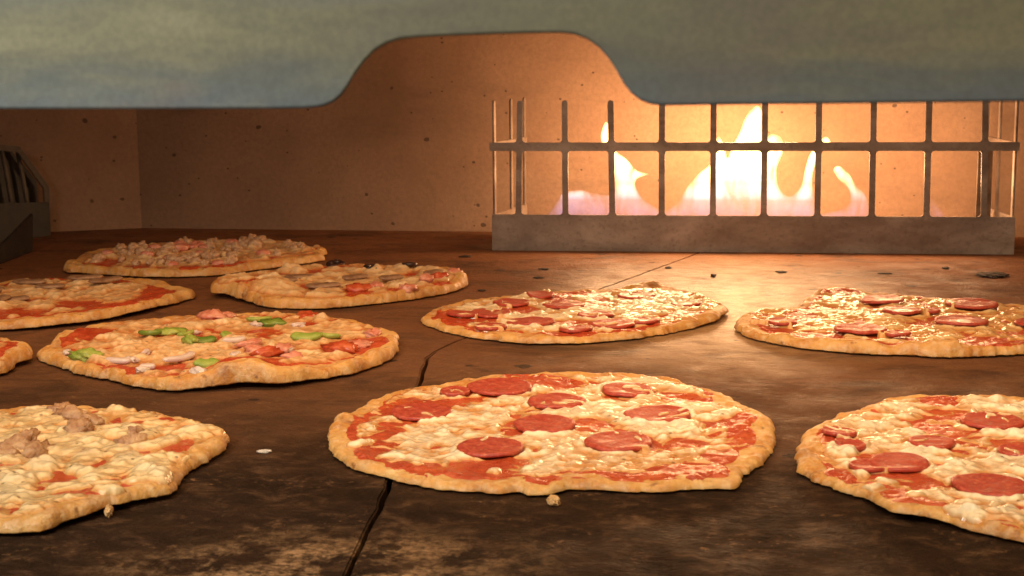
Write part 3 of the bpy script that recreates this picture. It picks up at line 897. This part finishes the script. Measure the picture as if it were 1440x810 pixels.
# --- left, red sauce showing
p2 = Pizza('mushroom pizza with a band of red sauce bared along its near rim',
           [(-130, 412), (-60, 397), (0, 392), (50, 388), (100, 386), (160, 387), (215, 389), (250, 398), (270, 407)],
           [(273, 413), (262, 422), (230, 433), (180, 446), (130, 455), (80, 461), (0, 465), (-60, 462), (-110, 448), (-138, 428)],
           80, 0.0080, 0.0115, 0.0011, [(200, 436, 0.03, 0.003), (100, 452, .03, .002)], 360)
for a in ((110, 424, 40, 6), (170, 428, 40, 5), (205, 415, 22, 9), (40, 437, 36, 6), (90, 430, 24, 7), (0, 436, 30, 7), (215, 404, 14, 5)):
    p2.add_patch(*a)
for k, (x, y, s) in enumerate(((58, 400, .006), (40, 405, .007), (20, 442, .006), (85, 434, .006), (5, 428, .008), (70, 394, .006), (110, 396, .006))):
    p2.clumps.append((x, y, s * 1.2))
p2.build('tan', 0.84, 0.33, 360, 0.5, 2.0, 0.0028, 0.001)
for k, (x, y, L) in enumerate(((40, 396, .036), (70, 402, .03), (120, 392, .036), (20, 418, .03), (150, 398, .04), (-10, 405, .03), (0, 422, .034))):
    p2.strip('mushroom_slice', 'mushroom', x, y, L, .011, .0032, .5, 120 + k, .25 * k, .15, .0012)

# --- far back, crumbled sausage
p1 = Pizza('pizza covered in crumbled sausage, farthest back by the wall corner',
           [(92, 371), (105, 362), (130, 350), (170, 343), (220, 340), (265, 337), (320, 335), (370, 335), (415, 337), (442, 344), (460, 352)],
           [(462, 357), (445, 364), (400, 374), (350, 382), (300, 388), (250, 390), (200, 390), (150, 387), (110, 384), (93, 379)],
           91, 0.0095, 0.0125, 0.0012, [(110, 372, .03, .002)], 340)
for a in ((315, 372, 26, 4), (150, 366, 22, 5), (200, 371, 16, 4), (265, 373, 14, 3)):
    p1.add_patch(*a)
p1.scatter_clumps(22, 900, .006, .011)
p1.build('tan', 0.90, 0.33, 360, 0.5, 1.8, 0.0026, 0.0015)
p1.scatter('sausage_crumble', 'sausage_tan', 80, 800, .0035, .0085, .84, .7, .75, .28)
p1.scatter('ham_piece', 'ham', 16, 950, .007, .010, .8, .3, .5, .3)

# --- sliver at the left edge
p5 = Pizza('plain golden pizza rim poking into the picture below the pizza with bared sauce',
           [(-150, 474), (-60, 466), (0, 473), (25, 482), (40, 492)],
           [(42, 500), (27, 515), (0, 529), (-60, 545), (-150, 552), (-230, 540), (-262, 505)],
           102, 0.0105, 0.0125, 0.0015, [(20, 500, .03, .003)], 300)
p5.build('tan', 0.80, 0.36, 220, 0.5, 2.0, 0.0026)

# ------------------------------------------------------------------ oven floor (two stones meeting along a cracked joint)
seam_px = [(440, 900, 0.00104), (470, 850, 0.00104), (508, 765, 0.00117), (540, 700, 0.00156), (575, 605, 0.00130), (590, 540, 0.00117), (597, 518, 0.00169), (600, 503, 0.00117), (612, 494, 0.00052), (645, 479, 0.00033), (700, 459, 0.00026), (985, 355, 0.00026)]
seam = [(on_z(x, y)[:2], g) for x, y, g in seam_px]
rs = np.random.RandomState(5)
pts = []
for (a, ga), (b, gb) in zip(seam[:-1], seam[1:]):
    n = max(2, int(np.linalg.norm(b - a) / 0.017))
    for k in range(n):
        u = k / n
        pts.append((a + (b - a) * u + rs.uniform(-.0007, .0007, 2), (ga + (gb - ga) * u) * rs.uniform(.8, 1.25)))
dirv = seam[-1][0] - seam[-2][0]
pts.append((seam[-1][0] + dirv * 1.2, .0007))
Y0 = 0.36
pts = [q for q in pts if q[0][1] > Y0 - 0.02]
pts.insert(0, (np.array([pts[0][0][0] - .01, Y0]), .003))
YB = pts[-1][0][1]


def slab(name, side, label):
    bm = bmesh.new()
    edge = []
    for i, (p, g) in enumerate(pts):
        q0 = pts[max(0, i - 1)][0]; q1 = pts[min(len(pts) - 1, i + 1)][0]
        d = (q1 - q0) / np.linalg.norm(q1 - q0)
        nrm = np.array([d[1], -d[0]])
        edge.append(p + nrm * g * side)
    far = 1.3 * side
    poly = edge + [np.array([far, YB]), np.array([far, Y0])]
    vs = [bm.verts.new((p[0], p[1], 0)) for p in poly]
    f = bm.faces.new(vs)
    ex = bmesh.ops.extrude_face_region(bm, geom=[f])
    for v in ex['geom']:
        if isinstance(v, bmesh.types.BMVert):
            v.co.z = -0.03
    bmesh.ops.recalc_face_normals(bm, faces=bm.faces)
    es = [e for e in bm.edges if all(abs(v.co.z) < 1e-6 for v in e.verts)]
    bmesh.ops.bevel(bm, geom=es, offset=0.0011, segments=2, affect='EDGES', clamp_overlap=True)
    bmesh.ops.triangulate(bm, faces=[f for f in bm.faces if len(f.verts) > 4])
    o = from_bm(name, bm, MAT['deck'])
    tag(o, label, 'oven floor', None, 'structure')
    return o


slab('oven_floor', -1, 'dark baked stone of the oven floor under the sausage and vegetable pizzas')
slab('oven_floor', 1, 'dark baked stone of the oven floor under the pepperoni pizzas')
bm = bmesh.new()
bmesh.ops.create_grid(bm, x_segments=1, y_segments=1, size=1.0)
for v in bm.verts:
    v.co = Vector((v.co.x * 1.6, 1.6 + v.co.y * 1.5, -0.0315))
o = from_bm('oven_floor_bed', bm, MAT['char']); tag(o, kind='structure')

# ------------------------------------------------------------------ oven walls
YW = float(on_z(420, 323)[1])                  # back wall
cw = on_z(205, 319)                            # where the wall turns
XC = float(cw[0])
cl = on_z(60, 326.5)
cl = np.array([cl[0], cl[1]])
print('wall Y', YW, 'corner X', XC, 'left', cl)
WZ = 0.48


def wall_mesh(name, path, mat, thick=0.04, lift=0.0):
    """vertical wall following a plan path, faces seen on the camera side"""
    V = []; Fq = []
    nz = 40
    zs = np.linspace(-0.028, WZ, nz)
    for (x, y) in path:
        for z in zs:
            # the foot of the wall is rounded back into a dark joint
            V.append((x, y, z))
    for i in range(len(path) - 1):
        for j in range(nz - 1):
            a = i * nz + j
            Fq.append((a, a + nz, a + nz + 1, a + 1))
    me = mesh_np(name, np.array(V), np.array(Fq), False)
    o = link(name, me, mat)
    md = o.modifiers.new('thick', 'SOLIDIFY'); md.thickness = thick; md.offset = -1
    return o


o = wall_mesh('back_wall', [(cl[0] - (XC - cl[0]) * 1.2, cl[1] - (YW - cl[1]) * 1.2)] + [(cl[0] + (XC - cl[0]) * u, cl[1] + (YW - cl[1]) * u) for u in np.linspace(0, 1, 8)] + [(x, YW) for x in np.linspace(XC + .04, 1.25, 30)], MAT['wall'])
tag(o, 'pitted tan refractory back wall behind the burner flames', 'oven wall', None, 'structure')
o = wall_mesh('side_wall', [(-1.75 + (cl[0] - (XC - cl[0]) * 1.15 + 1.75) * u, 0.45 + (cl[1] - (YW - cl[1]) * 1.15 - 0.45) * u) for u in np.linspace(0, 1, 20)], MAT['wall'])
tag(o, 'oven side wall running back from the mouth', 'oven wall', None, 'structure')
o = wall_mesh('side_wall', [(1.1, YW - (YW - .45) * u) for u in np.linspace(0, 1, 20)], MAT['wall'])
tag(o, 'oven side wall past the burner', 'oven wall', None, 'structure')
bm = bmesh.new()
bmesh.ops.create_cube(bm, size=1)
for v in bm.verts:
    v.co = Vector((v.co.x * 2.5, 1.3 + v.co.y * 1.8, WZ + .03 + v.co.z * .05))
o = from_bm('oven_ceiling', bm, MAT['wall']); tag(o, 'refractory ceiling of the oven', 'oven ceiling', None, 'structure')

# ------------------------------------------------------------------ hood panel with the arched opening
YP = 0.44
hp = [(-420, 155), (0, 153.5), (200, 153.5), (380, 153), (435, 152), (455, 149.5), (469, 144), (480, 135), (489, 123), (499, 106), (512, 88), (527, 72), (545, 61), (565, 55), (590, 52.5), (640, 50), (700, 48), (760, 46.5), (790, 46.5), (808, 48.5), (826, 55), (843, 67), (856, 82), (867, 99), (877, 117), (888, 131), (901, 141), (915, 146.5), (932, 148.5), (1000, 147.5), (1150, 146), (1440, 142.5), (1900, 137)]
bm = bmesh.new()
nrm = np.array([0, 1.0, 0])
lo = [on_plane(x, y, (0, YP, 0), nrm) for x, y in hp]
zt = float(on_plane(720, -160, (0, YP, 0), nrm)[2])
# strip of quads from the opening edge up to the top of the sheet, then a rolled lip
ring_f = []
LV = []
for p in lo:
    cols = [bm.verts.new((p[0], YP, p[2] + (zt - p[2]) * u)) for u in (0.0, 0.03, 0.08, 0.2, 0.4, 0.7, 1.0)]
    LV.append(cols)
for a, b in zip(LV[:-1], LV[1:]):
    for k in range(len(a) - 1):
        bm.faces.new((a[k], b[k], b[k + 1], a[k + 1]))
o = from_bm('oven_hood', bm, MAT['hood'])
md = o.modifiers.new('thick', 'SOLIDIFY'); md.thickness = 0.0025; md.offset = 0
md = o.modifiers.new('edge', 'BEVEL'); md.width = 0.0008; md.segments = 2; md.limit_method = 'ANGLE'
tag(o, 'grey olive steel hood sheet with an arched cut-out over the oven mouth', 'oven hood')

# ------------------------------------------------------------------ burner guard
A = on_z(692, 352); Bp = on_z(1426, 358)
YG = (A[1] + Bp[1]) / 2
print('guard', A, Bp)
U2 = (Bp - A); GL = float(np.linalg.norm(U2)); U2 = U2 / GL
N2 = np.array([-U2[1], U2[0], 0.0])              # into the oven
GR = empty('burner_guard', A, 'scorched steel burner guard, a low cage of upright bars in front of the flames', 'burner guard')


def guv(px, py):
    p = on_plane(px, py, A, N2) - A
    return float(p @ U2), float(p[2])


def plate(bm, poly, org, u, n, th):
    """extruded flat polygon given in (u, z) of a vertical plane; local to the guard's base"""
    org = np.asarray(org); u = np.asarray(u); n = np.asarray(n)
    f = [bm.verts.new(tuple(org + u * a + np.array([0, 0, b]))) for a, b in poly]
    g = [bm.verts.new(tuple(org + u * a + np.array([0, 0, b]) + n * th)) for a, b in poly]
    bm.faces.new(f); bm.faces.new(g[::-1])
    k = len(f)
    for i in range(k):
        bm.faces.new((f[i], g[i], g[(i + 1) % k], f[(i + 1) % k]))


def bar_poly(u0, u1, z0, z1, w):
    h = w / 2
    P = [(u0 - h, z0), (u0 + h, z0), (u1 + h, z1 - h)]
    for k in range(1, 6):
        a = math.pi * k / 6
        P.append((u1 + h * math.cos(a), z1 - h + h * math.sin(a)))
    P.append((u1 - h, z1 - h))
    return P


TH = 0.003
zb = (guv(692, 301)[1] + guv(1426, 306)[1]) / 2        # top of the base plate
zr0 = (guv(900, 213.5)[1] + guv(1300, 211)[1]) / 2; zr1 = (guv(900, 201)[1] + guv(1300, 199.5)[1]) / 2
ztp = guv(795, 141)[1]
print('guard z', zb, zr0, zr1, ztp, GL)
front = [(731, 729), (794, 795), (858.5, 861), (931, 930.5), (1003.5, 1002.5), (1076, 1074), (1152, 1149.5), (1229, 1226), (1307, 1303), (1386, 1384)]
W = 0.0072
O0 = np.zeros(3)
# base plate with a rolled top and a soft dent
bm = bmesh.new()
plate(bm, [(0, -0.002), (GL, -0.002), (GL, zb), (0, zb)], O0, U2, N2, TH)
from_bm('base_plate', bm, MAT['guard'], GR, False, 0.0008)
bm = bmesh.new()
plate(bm, [(-0.002, zr0), (GL + .001, zr0), (GL + .001, zr1), (-0.002, zr1)], O0 - N2 * 0.0004, U2, N2, TH + .0008)
# small fillets where bars meet rail and base
cen = []
for xt, xb in front:
    ub = guv(xb, 300)[0]; ut = guv(xt, 145)[0]
    cen.append((ub, ut))
R_ = 0.0038


def fillet(bm, cu, cz, su, sz):
    P = [(cu, cz), (cu + su * R_, cz)]
    for k in range(1, 5):
        a = k / 5 * math.pi / 2
        P.append((cu + su * R_ * (1 - math.sin(a)), cz + sz * R_ * (1 - math.cos(a))))
    P.append((cu, cz + sz * R_))
    plate(bm, P, O0 + N2 * 0.0003, U2, N2, TH - .0006)


def u_at(c, z):
    return c[0] + (c[1] - c[0]) * (z - zb) / (ztp - zb)


for c in cen:
    for su in (-1, 1):
        fillet(bm, u_at(c, zr1) + su * W / 2, zr1, su, 1)
        fillet(bm, u_at(c, zr0) + su * W / 2, zr0, su, -1)
from_bm('rail', bm, MAT['guard'], GR)
bm = bmesh.new()
for c in cen:
    for su in (-1, 1):
        fillet(bm, c[0] + su * W / 2, zb, su, 1)
from_bm('base_lip', bm, MAT['guard'], GR)
for c in cen:
    for (za, zc, rnd) in ((zb - 0.004, zr0 + .003, False), (zr1 - .003, ztp, True)):
        pass
    bm = bmesh.new()
    plate(bm, bar_poly(u_at(c, zb - .004), u_at(c, ztp), zb - .004, ztp, W), O0 + N2 * 0.0002, U2, N2, TH - .0004)
    from_bm('bar', bm, MAT['guard'], GR, False, 0.0006)
# returns at both ends, running back to the wall
SD = 0.125
for end, (o0, ang) in enumerate(((O0, math.radians(12)), (U2 * GL, math.radians(-6)))):
    u = N2 * math.cos(ang) + U2 * math.sin(ang) * (1 if end == 0 else 1)
    n = np.cross(u, [0, 0, 1]) * (1 if end == 0 else -1)
    st = o0 + N2 * (TH + .0005) + (U2 * 0.0 if end == 0 else -U2 * 0.0)
    bm = bmesh.new()
    plate(bm, [(0, -0.002), (SD, -0.002), (SD, zb), (0, zb)], st, u, n, TH)
    from_bm('side_plate', bm, MAT['guard'], GR, False, .0006)
    bm = bmesh.new()
    plate(bm, [(0, zr0), (SD, zr0), (SD, zr1), (0, zr1)], st - n * .0004, u, n, TH + .0008)
    from_bm('side_rail', bm, MAT['guard'], GR, False, .0006)
    for q in (0.006, 0.068, SD - .006):
        bm = bmesh.new()
        plate(bm, bar_poly(q, q, zb - .004, ztp, W), st + n * .0002, u, n, TH - .0004)
        from_bm('bar', bm, MAT['guard'], GR, False, .0006)
# inner shield plate standing at the far end of the cage
bm = bmesh.new()
plate(bm, [(0.0, 0.001), (0.03, 0.001), (0.03, zr0 - .004), (0.0, zr0 - .004)], U2 * (GL - .036) + N2 * 0.05, U2 * .7 + N2 * .7, N2, TH)
from_bm('end_shield', bm, MAT['guard'], GR, False, .0006)
# the gas burner pipe behind the guard
FD = 0.075                                           # flame plane behind the guard
BP = empty('gas_burner', A + U2 * GL / 2 + N2 * FD, 'gas burner pipe hidden low behind the guard under the flames', 'gas burner')
bm = bmesh.new()
bmesh.ops.create_cone(bm, cap_ends=True, segments=24, radius1=.013, radius2=.013, depth=GL - .06, matrix=Matrix.Translation((0, 0, .014)) @ Matrix.Rotation(math.atan2(U2[1], U2[0]), 4, 'Z') @ Matrix.Rotation(math.pi / 2, 4, 'Y'))
from_bm('burner_pipe', bm, MAT['guard_dark'], BP, True)

# ------------------------------------------------------------------ flames
def flame(name, px, label, depth=FD, tmax=0.013, seed=0, res=0.0012):
    org = A + N2 * depth
    P = np.array([((on_plane(x, y, org, N2) - org) @ U2, on_plane(x, y, org, N2)[2]) for x, y in px])
    P[:, 1] = np.maximum(P[:, 1], 0.029)
    # Catmull-Rom smoothing
    Q = []
    n = len(P)
    for i in range(n):
        p0, p1, p2, p3 = P[i - 1], P[i], P[(i + 1) % n], P[(i + 2) % n]
        for t in (0, .25, .5, .75):
            Q.append(0.5 * (2 * p1 + (p2 - p0) * t + (2 * p0 - 5 * p1 + 4 * p2 - p3) * t * t + (3 * p1 - p0 - 3 * p2 + p3) * t ** 3))
    Q = np.array(Q)
    lo = Q.min(0) - 3 * res; hi = Q.max(0) + 3 * res
    ax = np.arange(lo[0], hi[0], res); az = np.arange(lo[1], hi[1], res)
    X, Z = np.meshgrid(ax, az, indexing='ij')
    dmin = np.full(X.shape, 9.0); ins = np.zeros(X.shape, bool)
    for i in range(len(Q)):
        a = Q[i]; b = Q[(i + 1) % len(Q)]
        w = b - a
        t = np.clip(((X - a[0]) * w[0] + (Z - a[1]) * w[1]) / max(1e-12, w @ w), 0, 1)
        dmin = np.minimum(dmin, np.hypot(X - a[0] - t * w[0], Z - a[1] - t * w[1]))
        if a[1] != b[1]:
            c = ((a[1] > Z) != (b[1] > Z)) & (X < (b[0] - a[0]) * (Z - a[1]) / (b[1] - a[1]) + a[0])
            ins ^= c
    sd = np.where(ins, dmin, -dmin)
    gx, gz = np.gradient(sd, res)
    keep = sd > 0
    f = keep[:-1, :-1] | keep[1:, :-1] | keep[:-1, 1:] | keep[1:, 1:]
    i, j = np.nonzero(f)
    nz = X.shape[1]
    q = np.stack([i * nz + j, (i + 1) * nz + j, (i + 1) * nz + j + 1, i * nz + j + 1], -1)
    used, inv = np.unique(q, return_inverse=True)
    inv = inv.reshape(-1, 4)
    s = sd.ravel()[used]
    x = X.ravel()[used]; z = Z.ravel()[used]
    out = s <= 0
    gn = np.hypot(gx.ravel()[used], gz.ravel()[used]) + 1e-6
    x = np.where(out, x - s * gx.ravel()[used] / gn, x); z = np.where(out, z - s * gz.ravel()[used] / gn, z)
    th = np.where(out, 0, tmax * (1 - np.exp(-np.maximum(s, 0) / 0.005)))
    yy = 0.022 * (fbm(x, z, 22, 2, seed) - 0.5) * 2 * sstep(.03, .1, z)
    # verts: front for all, back only for inner ones
    nv = len(used)
    Wf = org[None] + x[:, None] * U2 + np.stack([0 * z, 0 * z, z], -1)
    Vf = Wf + N2[None] * (yy - th)[:, None]
    inner = np.nonzero(~out)[0]
    mp = np.arange(nv); mp[inner] = nv + np.arange(len(inner))
    Vb = Wf[inner] + N2[None] * (yy + th)[inner][:, None]
    base = org + U2 * float(x.mean()); base[2] = 0.029
    V = np.concatenate([Vf, Vb]) - base
    me = mesh_np(name, V, np.concatenate([inv, mp[inv][:, ::-1]]))
    o = link(name, me, MAT['flame'])
    o.location = base
    tag(o, label, 'flame', 'flames rising from the burner')
    return o


flame('flame', [(770, 302), (785, 281), (792, 271), (815, 267), (832, 271), (860, 273), (863, 245), (860, 222), (851, 208), (845, 195), (847, 180), (853, 171), (861, 187), (864, 207), (870, 214), (882, 223), (897, 239), (914, 244), (897, 251), (894, 263), (904, 280), (922, 291), (932, 301), (932, 330), (766, 330)],
      'low spreading flame with a hooked yellow tip, nearest the vegetable pizzas', seed=1)
flame('flame', [(928, 300), (950, 287), (965, 264), (983, 243), (1000, 228), (1004, 203), (1010, 191), (1018, 203), (1023, 222), (1030, 205), (1040, 186), (1048, 166), (1062, 149), (1072, 157), (1074, 194), (1085, 189), (1099, 194), (1101, 214), (1092, 238), (1096, 264), (1110, 276), (1125, 263), (1132, 238), (1140, 214), (1160, 192), (1169, 203), (1155, 214), (1148, 226), (1142, 252), (1146, 280), (1156, 302), (1156, 330), (926, 330)],
      'tallest white hot flame, branching into several tongues at the middle of the burner', seed=2)
flame('flame', [(1150, 302), (1180, 295), (1194, 286), (1194, 268), (1179, 252), (1172, 239), (1180, 233), (1194, 244), (1205, 262), (1215, 271), (1222, 286), (1224, 302), (1224, 330), (1150, 330)],
      'single leaning tongue of flame beside the tall white hot flame', seed=3)
flame('flame', [(1304, 304), (1305, 287), (1311, 280), (1318, 288), (1330, 301), (1336, 310), (1336, 330), (1303, 330)],
      'tiny pale blue flame at the far end of the burner', seed=4, tmax=.006)

# ------------------------------------------------------------------ side burner guard at the left
HX = float(cl[0]) + 0.012
h0 = on_z(72, 331)
SG = empty('side_burner_guard', (h0[0], h0[1] - .1, 0), 'dark steel side burner guard with sloping slotted top by the wall corner', 'burner guard')
so = np.array(SG.location)
sdir = np.array([-0.42, -0.907, 0.0]); sdir /= np.linalg.norm(sdir)
sn = np.array([sdir[1], -sdir[0], 0.0]) * -1          # faces the inside of the oven
if sn[0] < 0: sn = -sn


def suv(px, py):
    p = on_plane(px, py, h0, sn) - h0
    return float(p @ sdir), float(p[2])


def splate(name, pxs, mat, off=0.0, th=0.003, bev=.0008):
    bm = bmesh.new()
    plate(bm, [suv(*q) for q in pxs], h0 - so + sn * off, sdir, -sn, th)
    return from_bm(name, bm, MAT[mat], SG, False, bev)


splate('base_plate', [(72, 331), (70, 284), (-60, 288), (-60, 374), (0, 350)], 'black')
splate('top_frame', [(71, 284), (69, 262), (28, 206), (-60, 196), (-60, 206), (24, 214), (61, 265), (62, 284)], 'guard_dark', 0.0005)
for k, x in enumerate((44, 22, -2, -30)):
    splate('rib', [(x - 16, 213 + k * -1), (x - 12, 213 - k), (x - 4, 250), (x + 2, 285), (x - 3, 285), (x - 9, 250)], 'guard_dark', -0.006, .004)
splate('back_panel', [(70, 300), (66, 255), (26, 207), (-60, 198), (-60, 300)], 'black', -0.02, .003)
# bracket leg in front of it
b0 = on_z(42, 354); b1 = on_z(-40, 386)
bd = (b1 - b0) / np.linalg.norm(b1 - b0); bn = np.array([bd[1], -bd[0], 0])
if bn[1] > 0: bn = -bn
poly = []
for q in ((42, 354), (42, 300), (-4, 346), (-40, 372), (-40, 386)):
    p = on_plane(q[0], q[1], b0, bn) - b0
    poly.append((float(p @ bd), max(.0005, float(p[2]))))
bm = bmesh.new()
plate(bm, poly, b0 - so, bd, -bn, .004)
from_bm('bracket_leg', bm, MAT['black'], SG, False, .0008)

# ------------------------------------------------------------------ crumbs on the floor
def crumb(name, px, py, sx, sy, sz, mat, label, cat, seed, rot=0.0, group='crumbs on the oven floor'):
    p = on_z(px, py)
    o = link(name, lump_mesh(name, sx, sy, sz, seed, 4, .9, 3.4), MAT[mat])
    zmin = min(v.co.z for v in o.data.vertices)
    o.location = (p[0], p[1], -zmin * 0.75)
    o.rotation_euler = (0, 0, rot)
    tag(o, label, cat, group)


crumb('bread_crumb', 779, 711, .0030, .0026, .0024, 'crumb', 'golden crumb on the dark floor just before the centre front pizza', 'crumb', 1)
crumb('cheese_crumb', 370, 637, .0036, .0012, .0009, 'ash', 'thin white cheese shred on the dark floor between the two front pizzas', 'crumb', 2, .3)
crumb('bread_crumb', 154, 727, .0018, .0035, .003, 'crumb', 'small brown crumb against the near rim of the sausage lump pizza', 'crumb', 3, .2)
crumb('burnt_crumb', 1395, 388, 0.0132, 0.0160, 0.0012, 'char', 'widest black burnt flake, near the end of the burner guard', 'burnt flake', 4)
crumb('burnt_crumb', 1330, 378, 0.0030, 0.0048, 0.0009, 'char', 'small burnt flake just before the guard, behind the widest burnt flake', 'burnt flake', 5)
crumb('burnt_crumb', 765, 379, 0.0054, 0.0056, 0.0006, 'char', 'flat burnt flake behind the second row pepperoni pizza', 'burnt flake', 6)
crumb('burnt_crumb', 757, 391, 0.0048, 0.0040, 0.0006, 'char', 'thin burnt flake right behind the second row pepperoni pizza', 'burnt flake', 7)
crumb('burnt_crumb', 655, 361, 0.0060, 0.0072, 0.0006, 'char', 'burnt flake on the floor beside the foot of the guard corner', 'burnt flake', 8)
crumb('burnt_crumb', 1003, 389, 0.0024, 0.0048, 0.0012, 'char', 'black crumb standing at the edge of the pale floury patch', 'burnt flake', 9)
crumb('burnt_crumb', 1098, 383, 0.0048, 0.0056, 0.0006, 'char', 'burnt flake behind the pale floury patch, between the two second row pizzas', 'burnt flake', 10)
crumb('burnt_crumb', 1245, 385, 0.0060, 0.0040, 0.0005, 'char', 'long thin burnt flake behind the golden cheese pizza', 'burnt flake', 11)
crumb('burnt_crumb', 677, 409, 0.0036, 0.0040, 0.0006, 'char', 'dark speck between the olive pizza and the second row pepperoni pizza', 'burnt flake', 12)
crumb('burnt_crumb', 940, 377, 0.0030, 0.0056, 0.0006, 'char', 'dark speck by the floor joint before the burner guard', 'burnt flake', 13)

# ------------------------------------------------------------------ light
FLAME_E = 1.08
world = bpy.data.worlds.new('World')
scene.world = world
world.use_nodes = True
world.node_tree.nodes['Background'].inputs[0].default_value = (1.0, 0.86, 0.7, 1)
world.node_tree.nodes['Background'].inputs[1].default_value = 0.02

FLAME_W = [(830, 235, .5), (890, 225, .7), (960, 215, .8), (1030, 200, 1.0), (1100, 200, 1.0), (1180, 220, .8), (1260, 235, .6), (1350, 240, .5)]
for px, py, w in FLAME_W:
    org = A + N2 * 0.035
    p = on_plane(px, py, org, N2)
    L = bpy.data.lights.new('flame_light', 'POINT')
    L.energy = w * FLAME_E; L.color = (1.0, 0.56, 0.27); L.shadow_soft_size = 0.022
    o = bpy.data.objects.new('flame_light', L); COL.objects.link(o); o.location = p


def area(name, loc, target, sx, sy, power, color):
    L = bpy.data.lights.new(name, 'AREA'); L.shape = 'RECTANGLE'; L.size = sx; L.size_y = sy
    L.energy = power; L.color = color
    o = bpy.data.objects.new(name, L); COL.objects.link(o); o.location = loc
    d = Vector(target) - Vector(loc)
    o.rotation_euler = d.to_track_quat('-Z', 'Y').to_euler()
    return o


# cool light of the room, high up: it reaches the hood but hardly the inside of the oven
area('room_light', (-0.62, 0.04, 0.62), (-0.1, 0.44, 0.28), 0.25, 0.2, 6.5, (0.97, 0.98, 0.95))
# added warm fill entering through the mouth, for the near crust edges
# warm fill added inside, hidden behind the hood to brighten the pizzas
ol = area('pizza_fill', (0.12, 0.50, 0.36), (0.12, 0.90, 0.0), 1.1, 0.14, 1.3, (1.0, 0.78, 0.52))
ol.data.spread = math.radians(105)
area('mouth_fill', (0.05, -0.6, 0.6), (0.0, 0.9, 0.0), 1.2, 0.7, 3.4, (1.0, 0.70, 0.42))  # added frontal fill, not a lamp of the oven
# warm fill added under the ceiling, standing in for its bounced light
dg = area('ceiling_fill', (-0.2, 1.12, 0.455), (-0.2, 1.22, 0.0), 1.2, 0.6, 3.6, (1.0, 0.60, 0.29))
dg.data.spread = math.radians(125)

# ------------------------------------------------------------------ camera and render settings
cd = bpy.data.cameras.new('camera')
cam = bpy.data.objects.new('camera', cd)
COL.objects.link(cam)
M = Matrix(((_R[0], _U[0], -_F[0], 0), (_R[1], _U[1], -_F[1], 0), (_R[2], _U[2], -_F[2], CAM_H), (0, 0, 0, 1)))
cam.matrix_world = M
cd.sensor_width = 36.0
cd.lens = F_PX / 1440 * 36.0
cd.clip_start = 0.01
cd.clip_end = 50
cd.dof.use_dof = True
cd.dof.focus_distance = 1.15
cd.dof.aperture_fstop = 30.0
scene.camera = cam
scene.render.resolution_x = 1024
scene.render.resolution_y = 576
scene.view_settings.view_transform = 'Standard'
scene.view_settings.look = 'None'
scene.view_settings.exposure = 0.0
scene.view_settings.gamma = 1.0
cy = scene.cycles
cy.use_denoising = True
cy.max_bounces = 10
cy.diffuse_bounces = 5
cy.volume_step_rate = 1.0
cy.sample_clamp_indirect = 6.0
